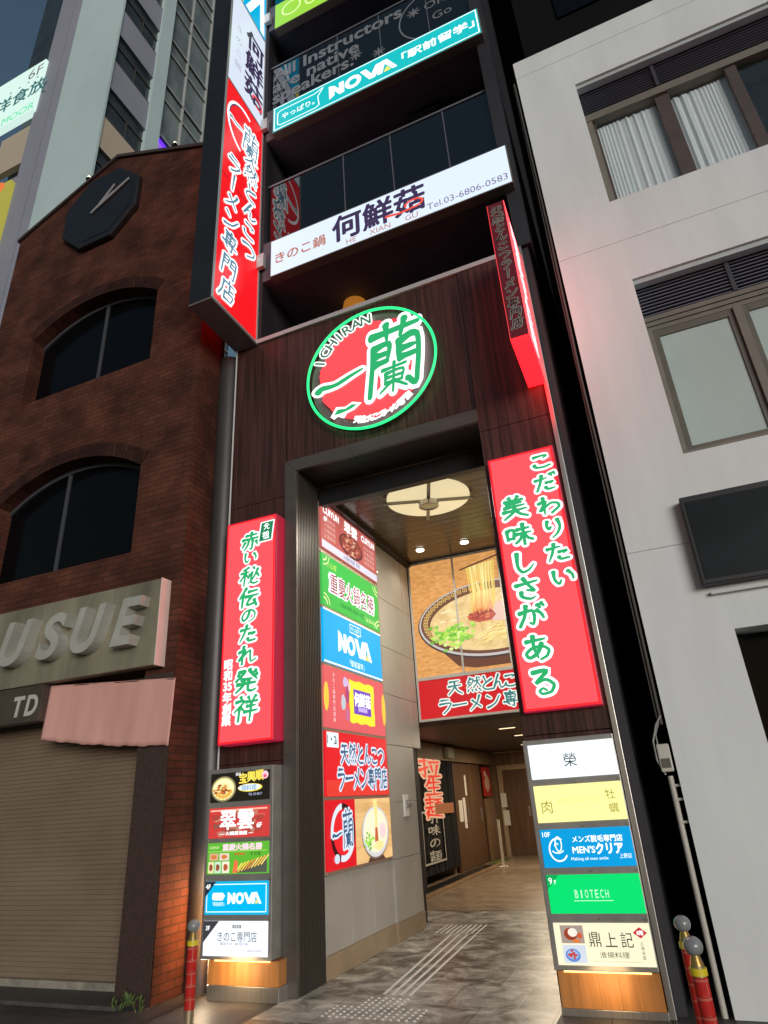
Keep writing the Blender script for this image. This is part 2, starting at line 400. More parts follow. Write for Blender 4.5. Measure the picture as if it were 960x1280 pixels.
class Art:
    """Flat sign artwork on a plane: origin + u, v axes + outward normal n; every colour is a material slot."""
    def __init__(s, o, u, v, n):
        s.o, s.u, s.v, s.n = Vector(o), Vector(u), Vector(v), Vector(n)
        s.mb = MB(); s.mb.flat = True; s.mats = []; s.k = 0
    def mi(s, m):
        if m not in s.mats: s.mats.append(m)
        return s.mats.index(m)
    def put(s, vs, fs, m, layer):
        s.k += 1
        d = 0.0015 + layer * 0.0022 + (s.k % 120) * 0.000016
        V = [s.o + s.u * a + s.v * b + s.n * d for a, b in vs]
        out = []
        for f in fs:
            ar = sum(vs[f[i]][0] * vs[f[(i + 1) % len(f)]][1] - vs[f[(i + 1) % len(f)]][0] * vs[f[i]][1] for i in range(len(f)))
            want = s.u.cross(s.v).dot(s.n) > 0
            out.append(f if (ar > 0) == want else tuple(reversed(f)))
        s.mb.add(V, out, s.mi(m))
    def poly(s, pts, m, layer=1): s.put(pts, [tuple(range(len(pts)))], m, layer)
    def rect(s, a0, a1, b0, b1, m, layer=1): s.poly([(a0, b0), (a1, b0), (a1, b1), (a0, b1)], m, layer)
    def frame(s, a0, a1, b0, b1, t, m, layer=1):
        s.rect(a0, a1, b0, b0 + t, m, layer); s.rect(a0, a1, b1 - t, b1, m, layer)
        s.rect(a0, a0 + t, b0 + t, b1 - t, m, layer); s.rect(a1 - t, a1, b0 + t, b1 - t, m, layer)
    def ell(s, cx, cy, rx, ry, m, layer=1, n=40, wob=0):
        s.poly([(cx + rx * (1 + wob * math.sin(7 * k)) * math.cos(2 * PI * k / n), cy + ry * (1 + wob * math.cos(5 * k)) * math.sin(2 * PI * k / n)) for k in range(n)], m, layer)
    def ring(s, cx, cy, rx, ry, t, m, layer=1, a0=0, a1=360, n=48):
        vs = []; fs = []
        for k in range(n + 1):
            a = R(a0 + (a1 - a0) * k / n)
            vs += [(cx + rx * math.cos(a), cy + ry * math.sin(a)), (cx + (rx - t) * math.cos(a), cy + (ry - t) * math.sin(a))]
        for k in range(n): fs.append((2 * k, 2 * k + 1, 2 * k + 3, 2 * k + 2))
        s.put(vs, fs, m, layer)
    def text(s, body, cx, cy, h, m, layer=2, w=None, bold=0.0, shear=0.0, align='C', rot=0.0):
        """One line; h = em height, w = forced width."""
        v, f = font_mesh(body, 0.0, shear)
        if not v: return
        x0 = min(p[0] for p in v); x1 = max(p[0] for p in v); y0 = min(p[1] for p in v); y1 = max(p[1] for p in v)
        sx = (w / (x1 - x0)) if w else h
        ax = (x0 + x1) / 2 if align == 'C' else x0
        ay = (y0 + y1) / 2
        ca, sa = math.cos(R(rot)), math.sin(R(rot))
        offs = [(0.0, 0.0)]
        if bold:                                        # heavier weight: the glyph repeated round a small circle
            offs = [(bold * math.cos(PI * k / 4), bold * math.sin(PI * k / 4)) for k in range(8)]
            if bold > 0.035: offs += [(a * 0.5, b * 0.5) for a, b in offs[::2]]
        for ox, oy in offs:
            vs = []
            for x, y in v:
                X, Y = (x - ax + ox) * sx, (y - ay + oy) * h
                vs.append((cx + X * ca - Y * sa, cy + X * sa + Y * ca))
            s.put(vs, f, m, layer)
    def brush(s, ch, cx, cy, h, m, out=None, ow=0.055, layer=2, w=None, wt=0.115, slant=0.0, rot=0.0, thin=None):
        """A brush-written character centred on cx,cy in an em box w x h; out = outline material."""
        w = w or h
        if len(S[ch]) > 9: wt *= 0.82
        ca, sa = math.cos(R(rot)), math.sin(R(rot))
        def T(vs):
            r = []
            for x, y in vs:
                X = (x / 100 - 0.5) * w; Y = (0.5 - y / 100) * h
                X += Y * slant
                r.append((cx + X * ca - Y * sa, cy + X * sa + Y * ca))
            return r
        for i, st in enumerate(S[ch]):
            if out:
                vs, fs = stroke_faces(st, wt * 100 * (thin[1] if thin and i >= thin[0] else 1), ow * 100, hash((ord(ch), i)) & 0xffff)
                s.put(T(vs), fs, out, layer)
        for i, st in enumerate(S[ch]):
            vs, fs = stroke_faces(st, wt * 100 * (thin[1] if thin and i >= thin[0] else 1), 0, hash((ord(ch), i)) & 0xffff)
            s.put(T(vs), fs, m, layer + 1)
    def nova(s, cx, cy, w, m, tri, layer=2):
        """The NOVA wordmark: slabby capitals, a small triangle in the A."""
        k = w / 4.3; h = 1.0
        def P(pts): return [(cx + (x - 2.15) * k, cy + (y - h / 2) * k) for x, y in pts]
        s.poly(P([(0, -0.08), (0.34, 0.1), (0.34, 0.95), (0, 1.08)]), m, layer)
        s.poly(P([(0.02, 1.05), (0.36, 0.93), (0.98, 0.02), (0.66, -0.02)]), m, layer)
        s.poly(P([(0.66, 0.05), (0.98, 0), (0.98, 1), (0.66, 1)]), m, layer)
        s.ring(cx + (1.55 - 2.15) * k, cy, 0.52 * k, 0.53 * k, 0.26 * k, m, layer)
        s.poly(P([(2.02, 1.02), (2.40, 1.02), (2.92, 0.0), (2.56, 0.0)]), m, layer)
        s.poly(P([(2.92, 0.0), (3.02, 0.22), (3.34, 1.02), (3.02, 1.02), (2.72, 0.42)]), m, layer)
        s.poly(P([(3.06, 0.0), (3.06, 0.25), (3.38, 1.05), (3.66, 1.05), (3.5, 0.55), (3.36, 0.0)]), m, layer)
        s.poly(P([(3.52, 1.05), (3.7, 1.05), (4.28, 0.0), (3.98, 0.0), (3.46, 0.86)]), m, layer)
        s.poly(P([(3.44, 0.02), (3.66, 0.42), (3.9, 0.02)]), tri, layer)
    def build(s, name, parent): 
        return finish(name, s.mb, s.mats, parent)

FX, FZ, FN = (1, 0, 0), (0, 0, 1), (0, -1, 0)           # facing the street
SU, SN = (0, 1, 0), (1, 0, 0)                            # facing +X, read from the passage
def front(x, y, z): return Art((x, y, z), FX, FZ, FN)
def side(x, y, z): return Art((x, y, z), SU, FZ, SN)

RED = mat('glowing_red_acrylic', (0.2, 0.02, 0.02), 0.35, emit=(1.0, 0.036, 0.044), es=2.4, spec=0.3); RED2 = lit((250, 52, 58), 0.9); GREEN = lit((44, 168, 104), 1.0); WHITE = lit((252, 255, 255), 1.15)
CYAN = lit((0, 178, 232), 1.0); NAVY = lit((52, 48, 84), 1.0); YELL = lit((252, 226, 92), 1.0); BLACKL = lit((24, 24, 24), 1.0)
REDEDGE = mat('red_sign_side', (0.30, 0.01, 0.03), 0.4, emit=(0.30, 0.008, 0.03), es=0.8)

# ================================================================== THE SETTING
mb = MB(); mb.box(-900, 900, -900, 900, -0.6, -0.13)
struct('road', mb, mat('asphalt', (0.045, 0.045, 0.048), 0.8, var=0.25, vscale=(3, 3, 3), bump=0.2))
pave = brick_mat('pavement_slab', (0.105, 0.10, 0.097), (0.085, 0.082, 0.08), (0.035, 0.034, 0.033), 0.4, 0.4, 0.006, 0.5, 'XY', 0.3, 0.0)
mb = MB(); mb.box(-45, 45, -3.4, 14.5, -0.12, 0.0)
struct('pavement', mb, pave, bevel=0.01)

def floor_mat(name, dark, light, tw, rough):
    m = bpy.data.materials.new(name); m.use_nodes = True
    n = m.node_tree.nodes; l = m.node_tree.links; p = n['Principled BSDF']
    tc = n.new('ShaderNodeTexCoord')
    b = n.new('ShaderNodeTexBrick'); b.offset = 0.5
    b.inputs['Color1'].default_value = (0.25, 0.25, 0.25, 1); b.inputs['Color2'].default_value = (0.75, 0.75, 0.75, 1)
    b.inputs['Mortar'].default_value = (0, 0, 0, 1); b.inputs['Scale'].default_value = 1
    b.inputs['Brick Width'].default_value = tw; b.inputs['Row Height'].default_value = tw; b.inputs['Mortar Size'].default_value = 0.004
    l.new(tc.outputs['Object'], b.inputs['Vector'])
    mp = n.new('ShaderNodeMapping'); mp.inputs['Scale'].default_value = (2.0, 2.7, 1); mp.inputs['Rotation'].default_value = (0, 0, 0.5)
    l.new(tc.outputs['Object'], mp.inputs[0])
    z = n.new('ShaderNodeTexNoise'); z.inputs['Scale'].default_value = 1.7; z.inputs['Detail'].default_value = 10; z.inputs['Roughness'].default_value = 0.72
    z.inputs['Distortion'].default_value = 0.8
    l.new(mp.outputs[0], z.inputs['Vector'])
    ad = n.new('ShaderNodeMath'); ad.operation = 'MULTIPLY_ADD'; ad.inputs[1].default_value = 0.22
    l.new(b.outputs['Color'], ad.inputs[0]); l.new(z.outputs['Fac'], ad.inputs[2])
    cr_ = n.new('ShaderNodeValToRGB'); cr_.color_ramp.elements[0].position = 0.50; cr_.color_ramp.elements[0].color = (*dark, 1)
    cr_.color_ramp.elements[1].position = 0.80; cr_.color_ramp.elements[1].color = (*light, 1)
    l.new(ad.outputs[0], cr_.inputs[0]); l.new(cr_.outputs[0], p.inputs['Base Color'])
    rr = n.new('ShaderNodeMapRange'); rr.inputs[3].default_value = rough * 0.7; rr.inputs[4].default_value = rough * 1.4
    l.new(z.outputs['Fac'], rr.inputs[0]); l.new(rr.outputs[0], p.inputs['Roughness'])
    bp = n.new('ShaderNodeBump'); bp.inputs['Strength'].default_value = 0.12; bp.inputs['Distance'].default_value = 0.01
    l.new(z.outputs['Fac'], bp.inputs['Height']); l.new(bp.outputs[0], p.inputs['Normal'])
    return m
mb = MB(); mb.box(-5.2, -0.5, -0.02, 4.5, -0.05, 0.004); mb.box(-3.53, -1.17, -1.0, -0.021, -0.05, 0.004)
struct('passage_floor', mb, floor_mat('slate_floor', (0.075, 0.069, 0.057), (0.62, 0.60, 0.54), 0.6, 0.31))
mb = MB(); mb.box(-6.2, -0.5, 4.504, 13.4, -0.05, 0.006)
struct('hall_floor', mb, floor_mat('hall_slate_floor', (0.17, 0.122, 0.08), (0.36, 0.275, 0.19), 0.9, 0.30))

# ------------------------------------------------------------------ the narrow tower with the portal
NB = thing('narrow_building', 'tall narrow dark building with wood-panelled front and open lit portal', 'building', (-2.4, 1.0, 0))
mb = MB()
e = 0.003
for z0, z1 in ((0, 1.95), (1.955, 4.9), (4.905, 7.33)):
    mb.box(-4.38, -3.592, 0, 0.11, z0, z1)
xs = [-3.588, -2.79, -1.99, -1.172]
for a, b in zip(xs, xs[1:]): mb.box(a + e, b - e, 0, 0.11, 5.352, 7.33)
finish('wood_panelling', mb, wood_dark, NB, bevel=0.003)
mb = MB()
for z0, z1 in ((0.0, 1.95), (1.955, 5.05), (5.055, 7.33)): mb.box(-1.17, -0.42, -0.03, 0.9, z0, z1)
finish('pilaster', mb, wood_dark, NB, bevel=0.003)
mb = MB(); mb.box(-0.418, -0.372, -0.07, 0.02, 0, 7.36)
finish('edge_trim', mb, silver, NB, bevel=0.004)
mb = MB(); mb.box(-4.38, -0.42, -0.035, 0.16, 7.333, 7.40)
finish('parapet_cap', mb, mat('cap_metal', (0.5, 0.48, 0.48), 0.4, metal=0.2), NB, bevel=0.004)
mb = MB(); mb.lathe([(0.15, 0), (0.15, 7.28)], -4.56, 0.10, 28)
finish('corner_column', mb, mat('grey_column_metal', (0.062, 0.058, 0.057), 0.42, metal=0.3, var=0.2, vscale=(3, 3, 0.6)), NB, smooth=True)
mb = MB()
mb.prism([(-3.588, 0), (-3.432, 0), (-3.432, 5.192), (-3.588, 5.348)], -0.03, 0.02)
mb.prism([(-3.588, 5.35), (-3.432, 5.194), (-1.172, 5.194), (-1.172, 5.35)], -0.03, 0.02)
finish('portal_frame', mb, frame_grey, NB, bevel=0.003)
mb = MB()
n = 13
mb.box(-3.50, -3.462, 0.022, 0.52, 0, 5.19)
mb.box(-3.43, -1.18, 0.022, 0.52, 5.225, 5.26)
for i in range(n):
    y = 0.03 + i * 0.0375
    mb.box(-3.46, -3.43, y, y + 0.021, 0, 5.19)
    mb.box(-3.428, -1.18, y, y + 0.021, 5.192, 5.222)
finish('ribbed_reveal', mb, rib_m, NB)
# passage: ceiling with boards, tiled walls, lintel beam
mb = MB(); mb.box(-3.43, -1.17, 0.525, 0.62, 4.94, 5.4)
mb.box(-3.5, -3.33, 0.62, 3.52, 5.02, 5.4)
finish('ceiling_beam', mb, black_metal, NB)
mb = MB()
for i in range(18):
    y = 0.622 + i * 0.163
    mb.box(-3.328, -1.17, y + 0.004, y + 0.159, 5.09, 5.15)
mb.box(-3.5, -0.6, 0.5, 3.7, 5.16, 5.4)
finish('passage_ceiling', mb, mat('glossy_dark_ceiling_board', (0.070, 0.050, 0.034), 0.22, var=0.35, vscale=(1.2, 12, 4)), NB)
mb = MB()
def tiled(mb, x0, x1, ys, zs):
    for a, b in zip(ys, ys[1:]):
        for c, d in zip(zs, zs[1:]): mb.box(x0, x1, a + 0.003, b - 0.003, c + 0.003, d - 0.003)
tiled(mb, -3.50, -3.434, [0.525, 1.10, 1.68, 2.25], [0.2, 0.87])
tiled(mb, -3.52, -3.41, [2.256, 3.2], [0.2, 0.86, 1.50, 2.195, 2.85, 3.5, 4.2, 5.015])
tiled(mb, -3.52, -3.41, [3.206, 3.53], [2.195, 2.85, 3.5, 4.2, 5.015])
mb.box(-3.62, -3.525, 0.53, 3.2, 0, 5.1); mb.box(-3.62, -3.525, 3.2, 3.53, 2.2, 5.1)
tiled(mb, -1.168, -1.10, [0.95, 1.6, 2.3, 3.0, 3.6], [0.0, 0.87, 1.5, 2.2, 2.85, 3.5, 4.2, 5.08])
finish('passage_wall', mb, tile_beige, NB, bevel=0.002)
mb = MB(); mb.box(-3.50, -3.425, 0.525, 2.25, 0.006, 0.2); mb.box(-3.52, -3.40, 2.256, 3.2, 0.006, 0.2)
finish('skirting', mb, tile_brown, NB, bevel=0.002)
mb = MB(); mb.box(-6.2, -0.6, 3.62, 4.2, 2.56, 5.4)
mb.box(-5.0, -4.6, 3.62, 6.6, 0, 2.6); mb.box(-5.0, -3.53, 3.3, 3.61, 0, 2.55)
finish('inner_wall', mb, black_wall, NB)
mb = MB(); mb.box(-6.2, -0.6, 4.2, 13.4, 2.62, 2.8)
finish('hall_ceiling', mb, mat('dark_brown_hall_ceiling', (0.06, 0.042, 0.03), 0.5, var=0.2), NB)
mb = MB(); mb.box(-4.9, -4.72, 6.62, 13.1, 2.28, 2.6)
mb.box(-6.2, -4.9, 9.2, 9.4, 0, 2.6)
finish('hall_beam', mb, mat('brown_hall_beam', (0.22, 0.15, 0.09), 0.5, var=0.1), NB, bevel=0.003)
hall_wall = mat('brown_hall_panel', (0.20, 0.12, 0.065), 0.45, var=0.3, vscale=(8, 8, 0.7))
mb = MB()
mb.box(-6.2, -4.62, 13.1, 13.3, 0, 2.6); mb.box(-3.66, -0.5, 13.1, 13.3, 0, 2.6); mb.box(-4.62, -3.66, 13.1, 13.3, 2.22, 2.6)
mb.box(-6.2, -6.1, 4.2, 13.1, 0, 2.6); mb.box(-0.6, -0.5, 3.6, 13.1, 0, 2.6)
finish('hall_wall', mb, hall_wall, NB)
# storeys above: slabs, dark glass balustrades, black side walls
mb = MB()
mb.box(-0.42, -0.25, -0.02, 12.0, 7.41, 24); mb.box(-4.42, -4.0, 0.0, 3.0, 7.41, 24)
mb.box(-0.37, -0.30, 0.03, 12, 0, 7.40)
mb.box(-4.42, -0.42, 2.6, 2.8, 7.0, 24)
finish('side_wall', mb, black_wall, NB)
mb = MB()
for z, y_, t_ in ((8.45, 0.0, 0.75), (11.5, 0.0, 0.75), (14.55, 0.0, 0.75), (17.6, 0.0, 0.75), (7.0, 0.165, 0.30)):
    mb = MB(); mb.box(-3.999, -0.421, y_, 2.59, z, z + t_); finish('floor_slab', mb, soffit_m, NB)
for zb in (9.2, 12.25, 15.3):
    g = MB()
    xs = [-3.99, -2.67, -1.90, -1.08, -0.425]
    for a, b in zip(xs, xs[1:]): g.box(a + 0.008, b - 0.008, 0.09, 0.102, zb, zb + 1.28)
    go = finish('glass_balustrade', g, glass_dark, NB)
    r_ = MB(); r_.box(-3.99, -0.425, 0.075, 0.115, zb + 1.285, zb + 1.32)
    finish('top_rail', r_, mat('rail_metal', (0.22, 0.22, 0.24), 0.4, metal=0.5), go)
    for x in xs[1:-1]:
        r_ = MB(); r_.box(x - 0.007, x + 0.007, 0.085, 0.107, zb, zb + 1.284); finish('mullion', r_, MATS['rail_metal'], go)
    if zb == 12.25:
        A = front(0, 0.0885, 0)
        gm = mat('grey_window_film', (0.20, 0.215, 0.235), 0.6)
        A.text('All Instructors', -3.94, 13.32, 0.42, gm, 0, bold=0.025, align='L')
        A.text('are native', -3.94, 12.98, 0.42, gm, 0, bold=0.025, align='L')
        A.text('speakers.', -3.94, 12.64, 0.42, gm, 0, bold=0.025, align='L')
        A.ring(-0.95, 12.9, 0.62, 0.62, 0.025, gm, 0, a0=60, a1=260)
        for (x, z, t_) in ((-0.9, 13.1, 'OK!'), (-0.85, 12.75, 'Go')): A.text(t_, x, z, 0.26, gm, 0)
        for (x, z) in ((-2.35, 12.75), (-1.95, 12.55), (-1.3, 13.1)):
            for k in range(4):
                a = k * PI / 4
                dx, dz = 0.11 * math.cos(a), 0.11 * math.sin(a); nx, nz = -0.012 * math.sin(a), 0.012 * math.cos(a)
                A.poly([(x - dx - nx, z - dz - nz), (x + dx - nx, z + dz - nz), (x + dx + nx, z + dz + nz), (x - dx + nx, z - dz + nz)], gm, 0)
        A.build('window_lettering', go)

t = thing('ceiling_speaker', 'small black box unit fixed under the balcony soffit below the turquoise sign', 'speaker', (-1.45, 0.7, 11.38))
mb = MB(); mb.box(-1.72, -1.18, 0.55, 0.85, 11.34, 11.499); finish('housing', mb, black_metal, t, bevel=0.01)
mb = MB(); mb.box(-1.66, -1.24, 0.58, 0.82, 11.325, 11.339); finish('grille', mb, rib_m, t)
t = thing('balcony_lantern', 'dim amber round lantern hanging behind the parapet above the round logo sign', 'lantern', (-2.95, 0.9, 8.3))
mb = MB(); mb.lathe([(0.02, 8.08), (0.11, 8.08), (0.17, 8.13), (0.19, 8.24), (0.17, 8.35), (0.09, 8.40), (0.02, 8.40)], -2.95, 0.9, 20)
finish('lamp_shade', mb, lit((168, 104, 36), 0.8, 'amber_lantern_paper'), t, smooth=True)
mb = MB(); mb.tube([(-2.95, 0.9, 8.40), (-2.95, 0.9, 8.449)], 0.008); finish('cord', mb, black_metal, t)

mb = MB(); mb.tube([(-4.37, -0.03, 0.05), (-4.372, -0.03, 3.0), (-4.368, -0.03, 7.33)], 0.011, 8)
tag(finish('cable', mb, mat('pale_cable', (0.55, 0.55, 0.55), 0.5), org=Vector((-4.37, -0.03, 0))), 'thin pale cable running straight up the left edge of the wood front', 'cable')

# ------------------------------------------------------------------ passage lamps
t = thing('ceiling_disc_lamp', 'large round cream ceiling lamp with crossing dark bars and metal hub', 'ceiling lamp', (-2.22, 1.26, 5.09))
mb = MB(); mb.lathe([(0.54, 5.088), (0.54, 5.06), (0.52, 5.05), (0.01, 5.05)], -2.22, 1.27, 56)
finish('diffuser', mb, lit((226, 208, 164), 0.95, 'cream_lamp_diffuser'), t, smooth=True)
mb = MB()
for a in (20, 110):
    c_, s_ = math.cos(R(a)), math.sin(R(a))
    nx, ny = -s_ * 0.022, c_ * 0.022
    mb.prism([(-2.22 - 0.58 * c_ - nx, 1.27 - 0.58 * s_ - ny), (-2.22 + 0.58 * c_ - nx, 1.27 + 0.58 * s_ - ny),
              (-2.22 + 0.58 * c_ + nx, 1.27 + 0.58 * s_ + ny), (-2.22 - 0.58 * c_ + nx, 1.27 - 0.58 * s_ + ny)], 5.02 - 0.002 * (a > 90), 5.048 - 0.003 * (a > 90), axis='z')
finish('cross_bar', mb, mat('lamp_bar', (0.30, 0.27, 0.22), 0.4, metal=0.3), t)
mb = MB(); mb.lathe([(0.13, 5.012), (0.13, 4.95), (0.10, 4.945), (0.10, 4.955), (0.02, 4.955)], -2.22, 1.27, 32)
finish('hub', mb, silver, t, smooth=True)
def lamp(name, kind, loc, energy, size, col, parent, rot=(0, 0, 0), spot=None):
    d = bpy.data.lights.new(name, kind); d.energy = energy; d.color = col
    if kind == 'AREA' and isinstance(size, tuple): d.shape = 'RECTANGLE'; d.size, d.size_y = size
    elif kind == 'AREA': d.shape = 'DISK'; d.size = size
    else: d.shadow_soft_size = size
    if kind == 'SPOT': d.spot_size = R(spot); d.spot_blend = 0.6
    o = link(bpy.data.objects.new(name, d)); o.location = Vector(loc) - ORG[parent.name]; o.rotation_euler = rot; o.parent = parent
    return o
WARM = (1.0, 0.93, 0.80)
lamp('lamp_light', 'AREA', (-2.22, 1.27, 4.93), 62, 0.9, WARM, t)
for i, (x, y) in enumerate(((-2.97, 3.0), (-2.26, 3.05))):
    t = thing('downlight', ['recessed white downlight nearest the tiled passage wall', 'recessed white downlight in front of the ramen picture middle'][i], 'downlight', (x, y, 5.09), 'recessed downlights in the passage ceiling')
    mb = MB(); mb.lathe([(0.075, 5.089), (0.075, 5.08), (0.055, 5.076)], x, y, 24); finish('trim_ring', mb, silver, t, smooth=True)
    mb = MB(); mb.lathe([(0.062, 5.074), (0.062, 5.066), (0.05, 5.062), (0.01, 5.062)], x, y, 24); finish('lens', mb, lit((255, 245, 225), 6.0, 'downlight_lens'), t)
    lamp('downlight_light', 'SPOT', (x, y, 5.06), 26, 0.05, (1.0, 0.94, 0.82), t, (0, 0, 0), 130)
for i, (x, y, en) in enumerate(((-2.63, 5.98, 32), (-2.74, 7.72, 38), (-3.2, 10.5, 56))):
    lab = ['slim ceiling lamp just inside the hall behind the hanging sign', 'ceiling lamp half way down the brown hall', 'ceiling lamp near the far doors of the brown hall'][i]
    t = thing('hall_lamp', lab, 'ceiling lamp', (x, y, 2.62), 'hall ceiling lamps')
    mb = MB(); mb.box(x - 0.16, x + 0.16, y - 0.05, y + 0.05, 2.585, 2.618); finish('housing', mb, silver, t, bevel=0.004)
    mb = MB(); mb.box(x - 0.14, x + 0.14, y - 0.04, y + 0.04, 2.578, 2.584); finish('diffuser', mb, lit((255, 226, 180), 1.6, 'hall_lamp_diffuser'), t)
    lamp('hall_lamp_light', 'AREA', (x, y, 2.56), en, 0.4, (1.0, 0.8, 0.56), t)

# ------------------------------------------------------------------ hall behind: curtain, doors, notices
t = thing('shop_curtain', 'black hanging shop curtain with large red lettering on the left of the hall', 'curtain', (-4.8, 8.0, 0))
mb = MB(); vs = []; fs = []
N_ = 60
for i in range(N_ + 1):
    y = 6.65 + (9.35 - 6.65) * i / N_
    x = -4.78 + 0.02 * math.sin(i * 0.9) + 0.012 * math.sin(i * 2.3)
    vs += [(x, y, 0.17 + 0.01 * math.sin(i * 0.9)), (x, y, 2.27)]
for i in range(N_): fs.append((2 * i, 2 * i + 2, 2 * i + 3, 2 * i + 1))
mb.add(vs, fs)
mb.box(-4.84, -4.815, 6.65, 9.35, 0.18, 2.27)
finish('cloth', mb, mat('black_cloth', (0.008, 0.008, 0.010), 0.9), t)
A = side(-4.73, 0, 0)
rl = lit((226, 50, 34), 0.9); yo = lit((240, 190, 150), 0.65)
for ch, y, z, h in (('拉', 7.62, 2.12, 0.46), ('生', 7.78, 1.74, 0.36), ('麺', 7.72, 1.36, 0.42)):
    A.brush(ch, y, z, h, rl, yo, 0.09, 1, w=1.4 if ch == '拉' else 1.15, wt=0.12)
A.rect(7.75, 9.0, 1.22, 1.42, mat('orange_cloth_patch', (0.5, 0.2, 0.09), 0.7), 3)
A.build('glowing_lettering', t)
A = side(-4.735, 0, 0)
wc = mat('white_curtain_print', (0.5, 0.5, 0.46), 0.8)
A.frame(6.95, 8.25, 0.36, 1.30, 0.035, wc, 0)
for ch, z in (('引', 1.16), ('味', 0.94), ('の', 0.72), ('麺', 0.49)): A.brush(ch, 7.6, z, 0.20, wc, None, layer=0, w=0.75, wt=0.14)
A.build('white_lettering', t)
t = thing('sliding_door', 'brown wooden double door beyond the black curtain with paper slips', 'door', (-4.8, 10.6, 0))
for a, b in ((9.42, 10.6), (10.62, 11.8)):
    mb = MB(); mb.box(-4.86, -4.80, a, b, 0.02, 2.26)
    p_ = finish('door_leaf', mb, wood_brown, t, bevel=0.004)
    mb = MB(); mb.box(-4.799, -4.77, (a + b) / 2 - 0.03 + 0.3, (a + b) / 2 + 0.03 + 0.3, 0.95, 1.25); finish('handle', mb, silver, p_, bevel=0.004)
paper = mat('white_paper_notice', (0.75, 0.72, 0.66), 0.7)
for k, (y, z0, z1, w_) in enumerate(((9.62, 1.0, 1.45, 0.3), (9.98, 0.85, 1.5, 0.2), (10.25, 1.55, 2.0, 0.14))):
    mb = MB(); mb.box(-4.796, -4.79, y, y + w_, z0, z1); finish('paper_slip', mb, paper, t)
t = thing('hanging_poster', 'small red poster hanging beside the end of the brown hall doors', 'poster', (-4.75, 12.2, 1.6))
mb = MB(); mb.box(-4.80, -4.78, 11.95, 12.75, 1.5, 2.22); finish('sheet', mb, ink((190, 44, 36)), t)
A = side(-4.778, 0, 0); A.ell(12.35, 1.82, 0.25, 0.2, ink((235, 190, 170)), 1, 20, 0.1); A.ell(12.2, 2.05, 0.12, 0.07, ink((250, 225, 200)), 1, 14); A.build('print', t)
mb = MB(); mb.box(-4.80, -4.72, 11.85, 12.9, 0.0, 1.45); 
t = tag(finish('brown_cabinet', mb, hall_wall, org=Vector((-4.76, 12.4, 0)), bevel=0.01), 'low brown cabinet below the red poster in the hall', 'cabinet')
t = thing('framed_doorway', 'pale framed brown doorway at the far end of the hall', 'door', (-4.14, 13.1, 0))
mb = MB(); mb.box(-4.64, -4.52, 13.03, 13.095, 0, 2.26); mb.box(-3.76, -3.64, 13.03, 13.095, 0, 2.26); mb.box(-4.52, -3.76, 13.03, 13.095, 2.14, 2.26)
finish('frame', mb, mat('pale_wood_frame', (0.40, 0.29, 0.19), 0.5, var=0.1), t, bevel=0.004)
mb = MB(); mb.box(-4.515, -3.765, 13.11, 13.16, 0.01, 2.135); dl_ = finish('door_leaf', mb, wood_brown, t)
mb = MB(); mb.box(-3.9, -3.86, 13.06, 13.105, 0.95, 1.2); finish('handle', mb, silver, dl_)
for (x, z0, z1, w_) in ((-4.62, 1.2, 1.55, 0.16), (-4.60, 0.75, 1.12, 0.17), (-3.72, 0.7, 1.5, 0.08), (-3.74, 1.6, 1.95, 0.09)):
    mb = MB(); mb.box(x, x + w_, 13.018, 13.028, z0, z1); finish('paper_slip', mb, paper, t)
mb = MB(); mb.box(-4.17, -4.11, 10.5, 10.53, 0.006, 0.98)
mb.box(-4.24, -4.04, 10.42, 10.61, 0.006, 0.02)
tag(finish('white_post', mb, mat('white_post_paint', (0.7, 0.66, 0.58), 0.5), org=Vector((-4.14, 10.5, 0)), bevel=0.004), 'slim white upright post standing on the brown hall floor', 'post')
mb = MB(); mb.box(-4.36, -4.26, 4.6, 11.0, 0.006, 0.05)
tag(finish('floor_kerb', mb, mat('brown_kerb_stone', (0.28, 0.18, 0.10), 0.4, var=0.2), org=Vector((-4.3, 7.8, 0)), bevel=0.006), 'low brown kerb strip along the left of the hall floor', 'kerb')
mb = MB(); mb.box(-4.74, -4.37, 4.6, 11.0, 0.006, 0.012); struct('curtain_side_floor', mb, mat('dark_side_tile', (0.022, 0.021, 0.021), 0.3, var=0.3))
mb = MB(); mb.box(-4.66, -4.40, 11.2, 12.4, 0.007, 0.022); tag(finish('door_mat', mb, mat('green_mat', (0.11, 0.16, 0.035), 0.95, var=0.3, vscale=(30, 30, 30)), org=Vector((-4.5, 11.8, 0)), bevel=0.004), 'small green door mat beside the brown doors at the hall end', 'mat')
t = thing('emergency_light', 'small pale box fixed high on the brown hall beam', 'emergency light', (-4.68, 8.9, 2.5))
mb = MB(); mb.box(-4.715, -4.62, 8.65, 9.1, 2.33, 2.56); finish('housing', mb, mat('pale_green_box', (0.45, 0.48, 0.40), 0.5), t, bevel=0.01)
mb = MB(); mb.box(-4.619, -4.612, 8.68, 9.07, 2.35, 2.54); finish('lens', mb, mat('box_lens', (0.5, 0.53, 0.45), 0.3), t)
t = thing('intercom_panel', 'white switch plate on the beige tiled passage wall beside the dark opening', 'switch', (-3.41, 2.8, 1.45))
mb = MB(); mb.box(-3.409, -3.385, 2.68, 2.83, 1.32, 1.58); finish('plate', mb, mat('switch_plate', (0.75, 0.75, 0.72), 0.4), t, bevel=0.004)
mb = MB(); mb.box(-3.384, -3.372, 2.72, 2.79, 1.42, 1.52); finish('button', mb, mat('switch_button', (0.35, 0.35, 0.34), 0.4), t, bevel=0.003)
mb = MB(); mb.tube([(-3.409, 2.88, 1.45), (-3.36, 2.88, 1.45)], 0.02, 10); finish('knob', mb, silver, t)

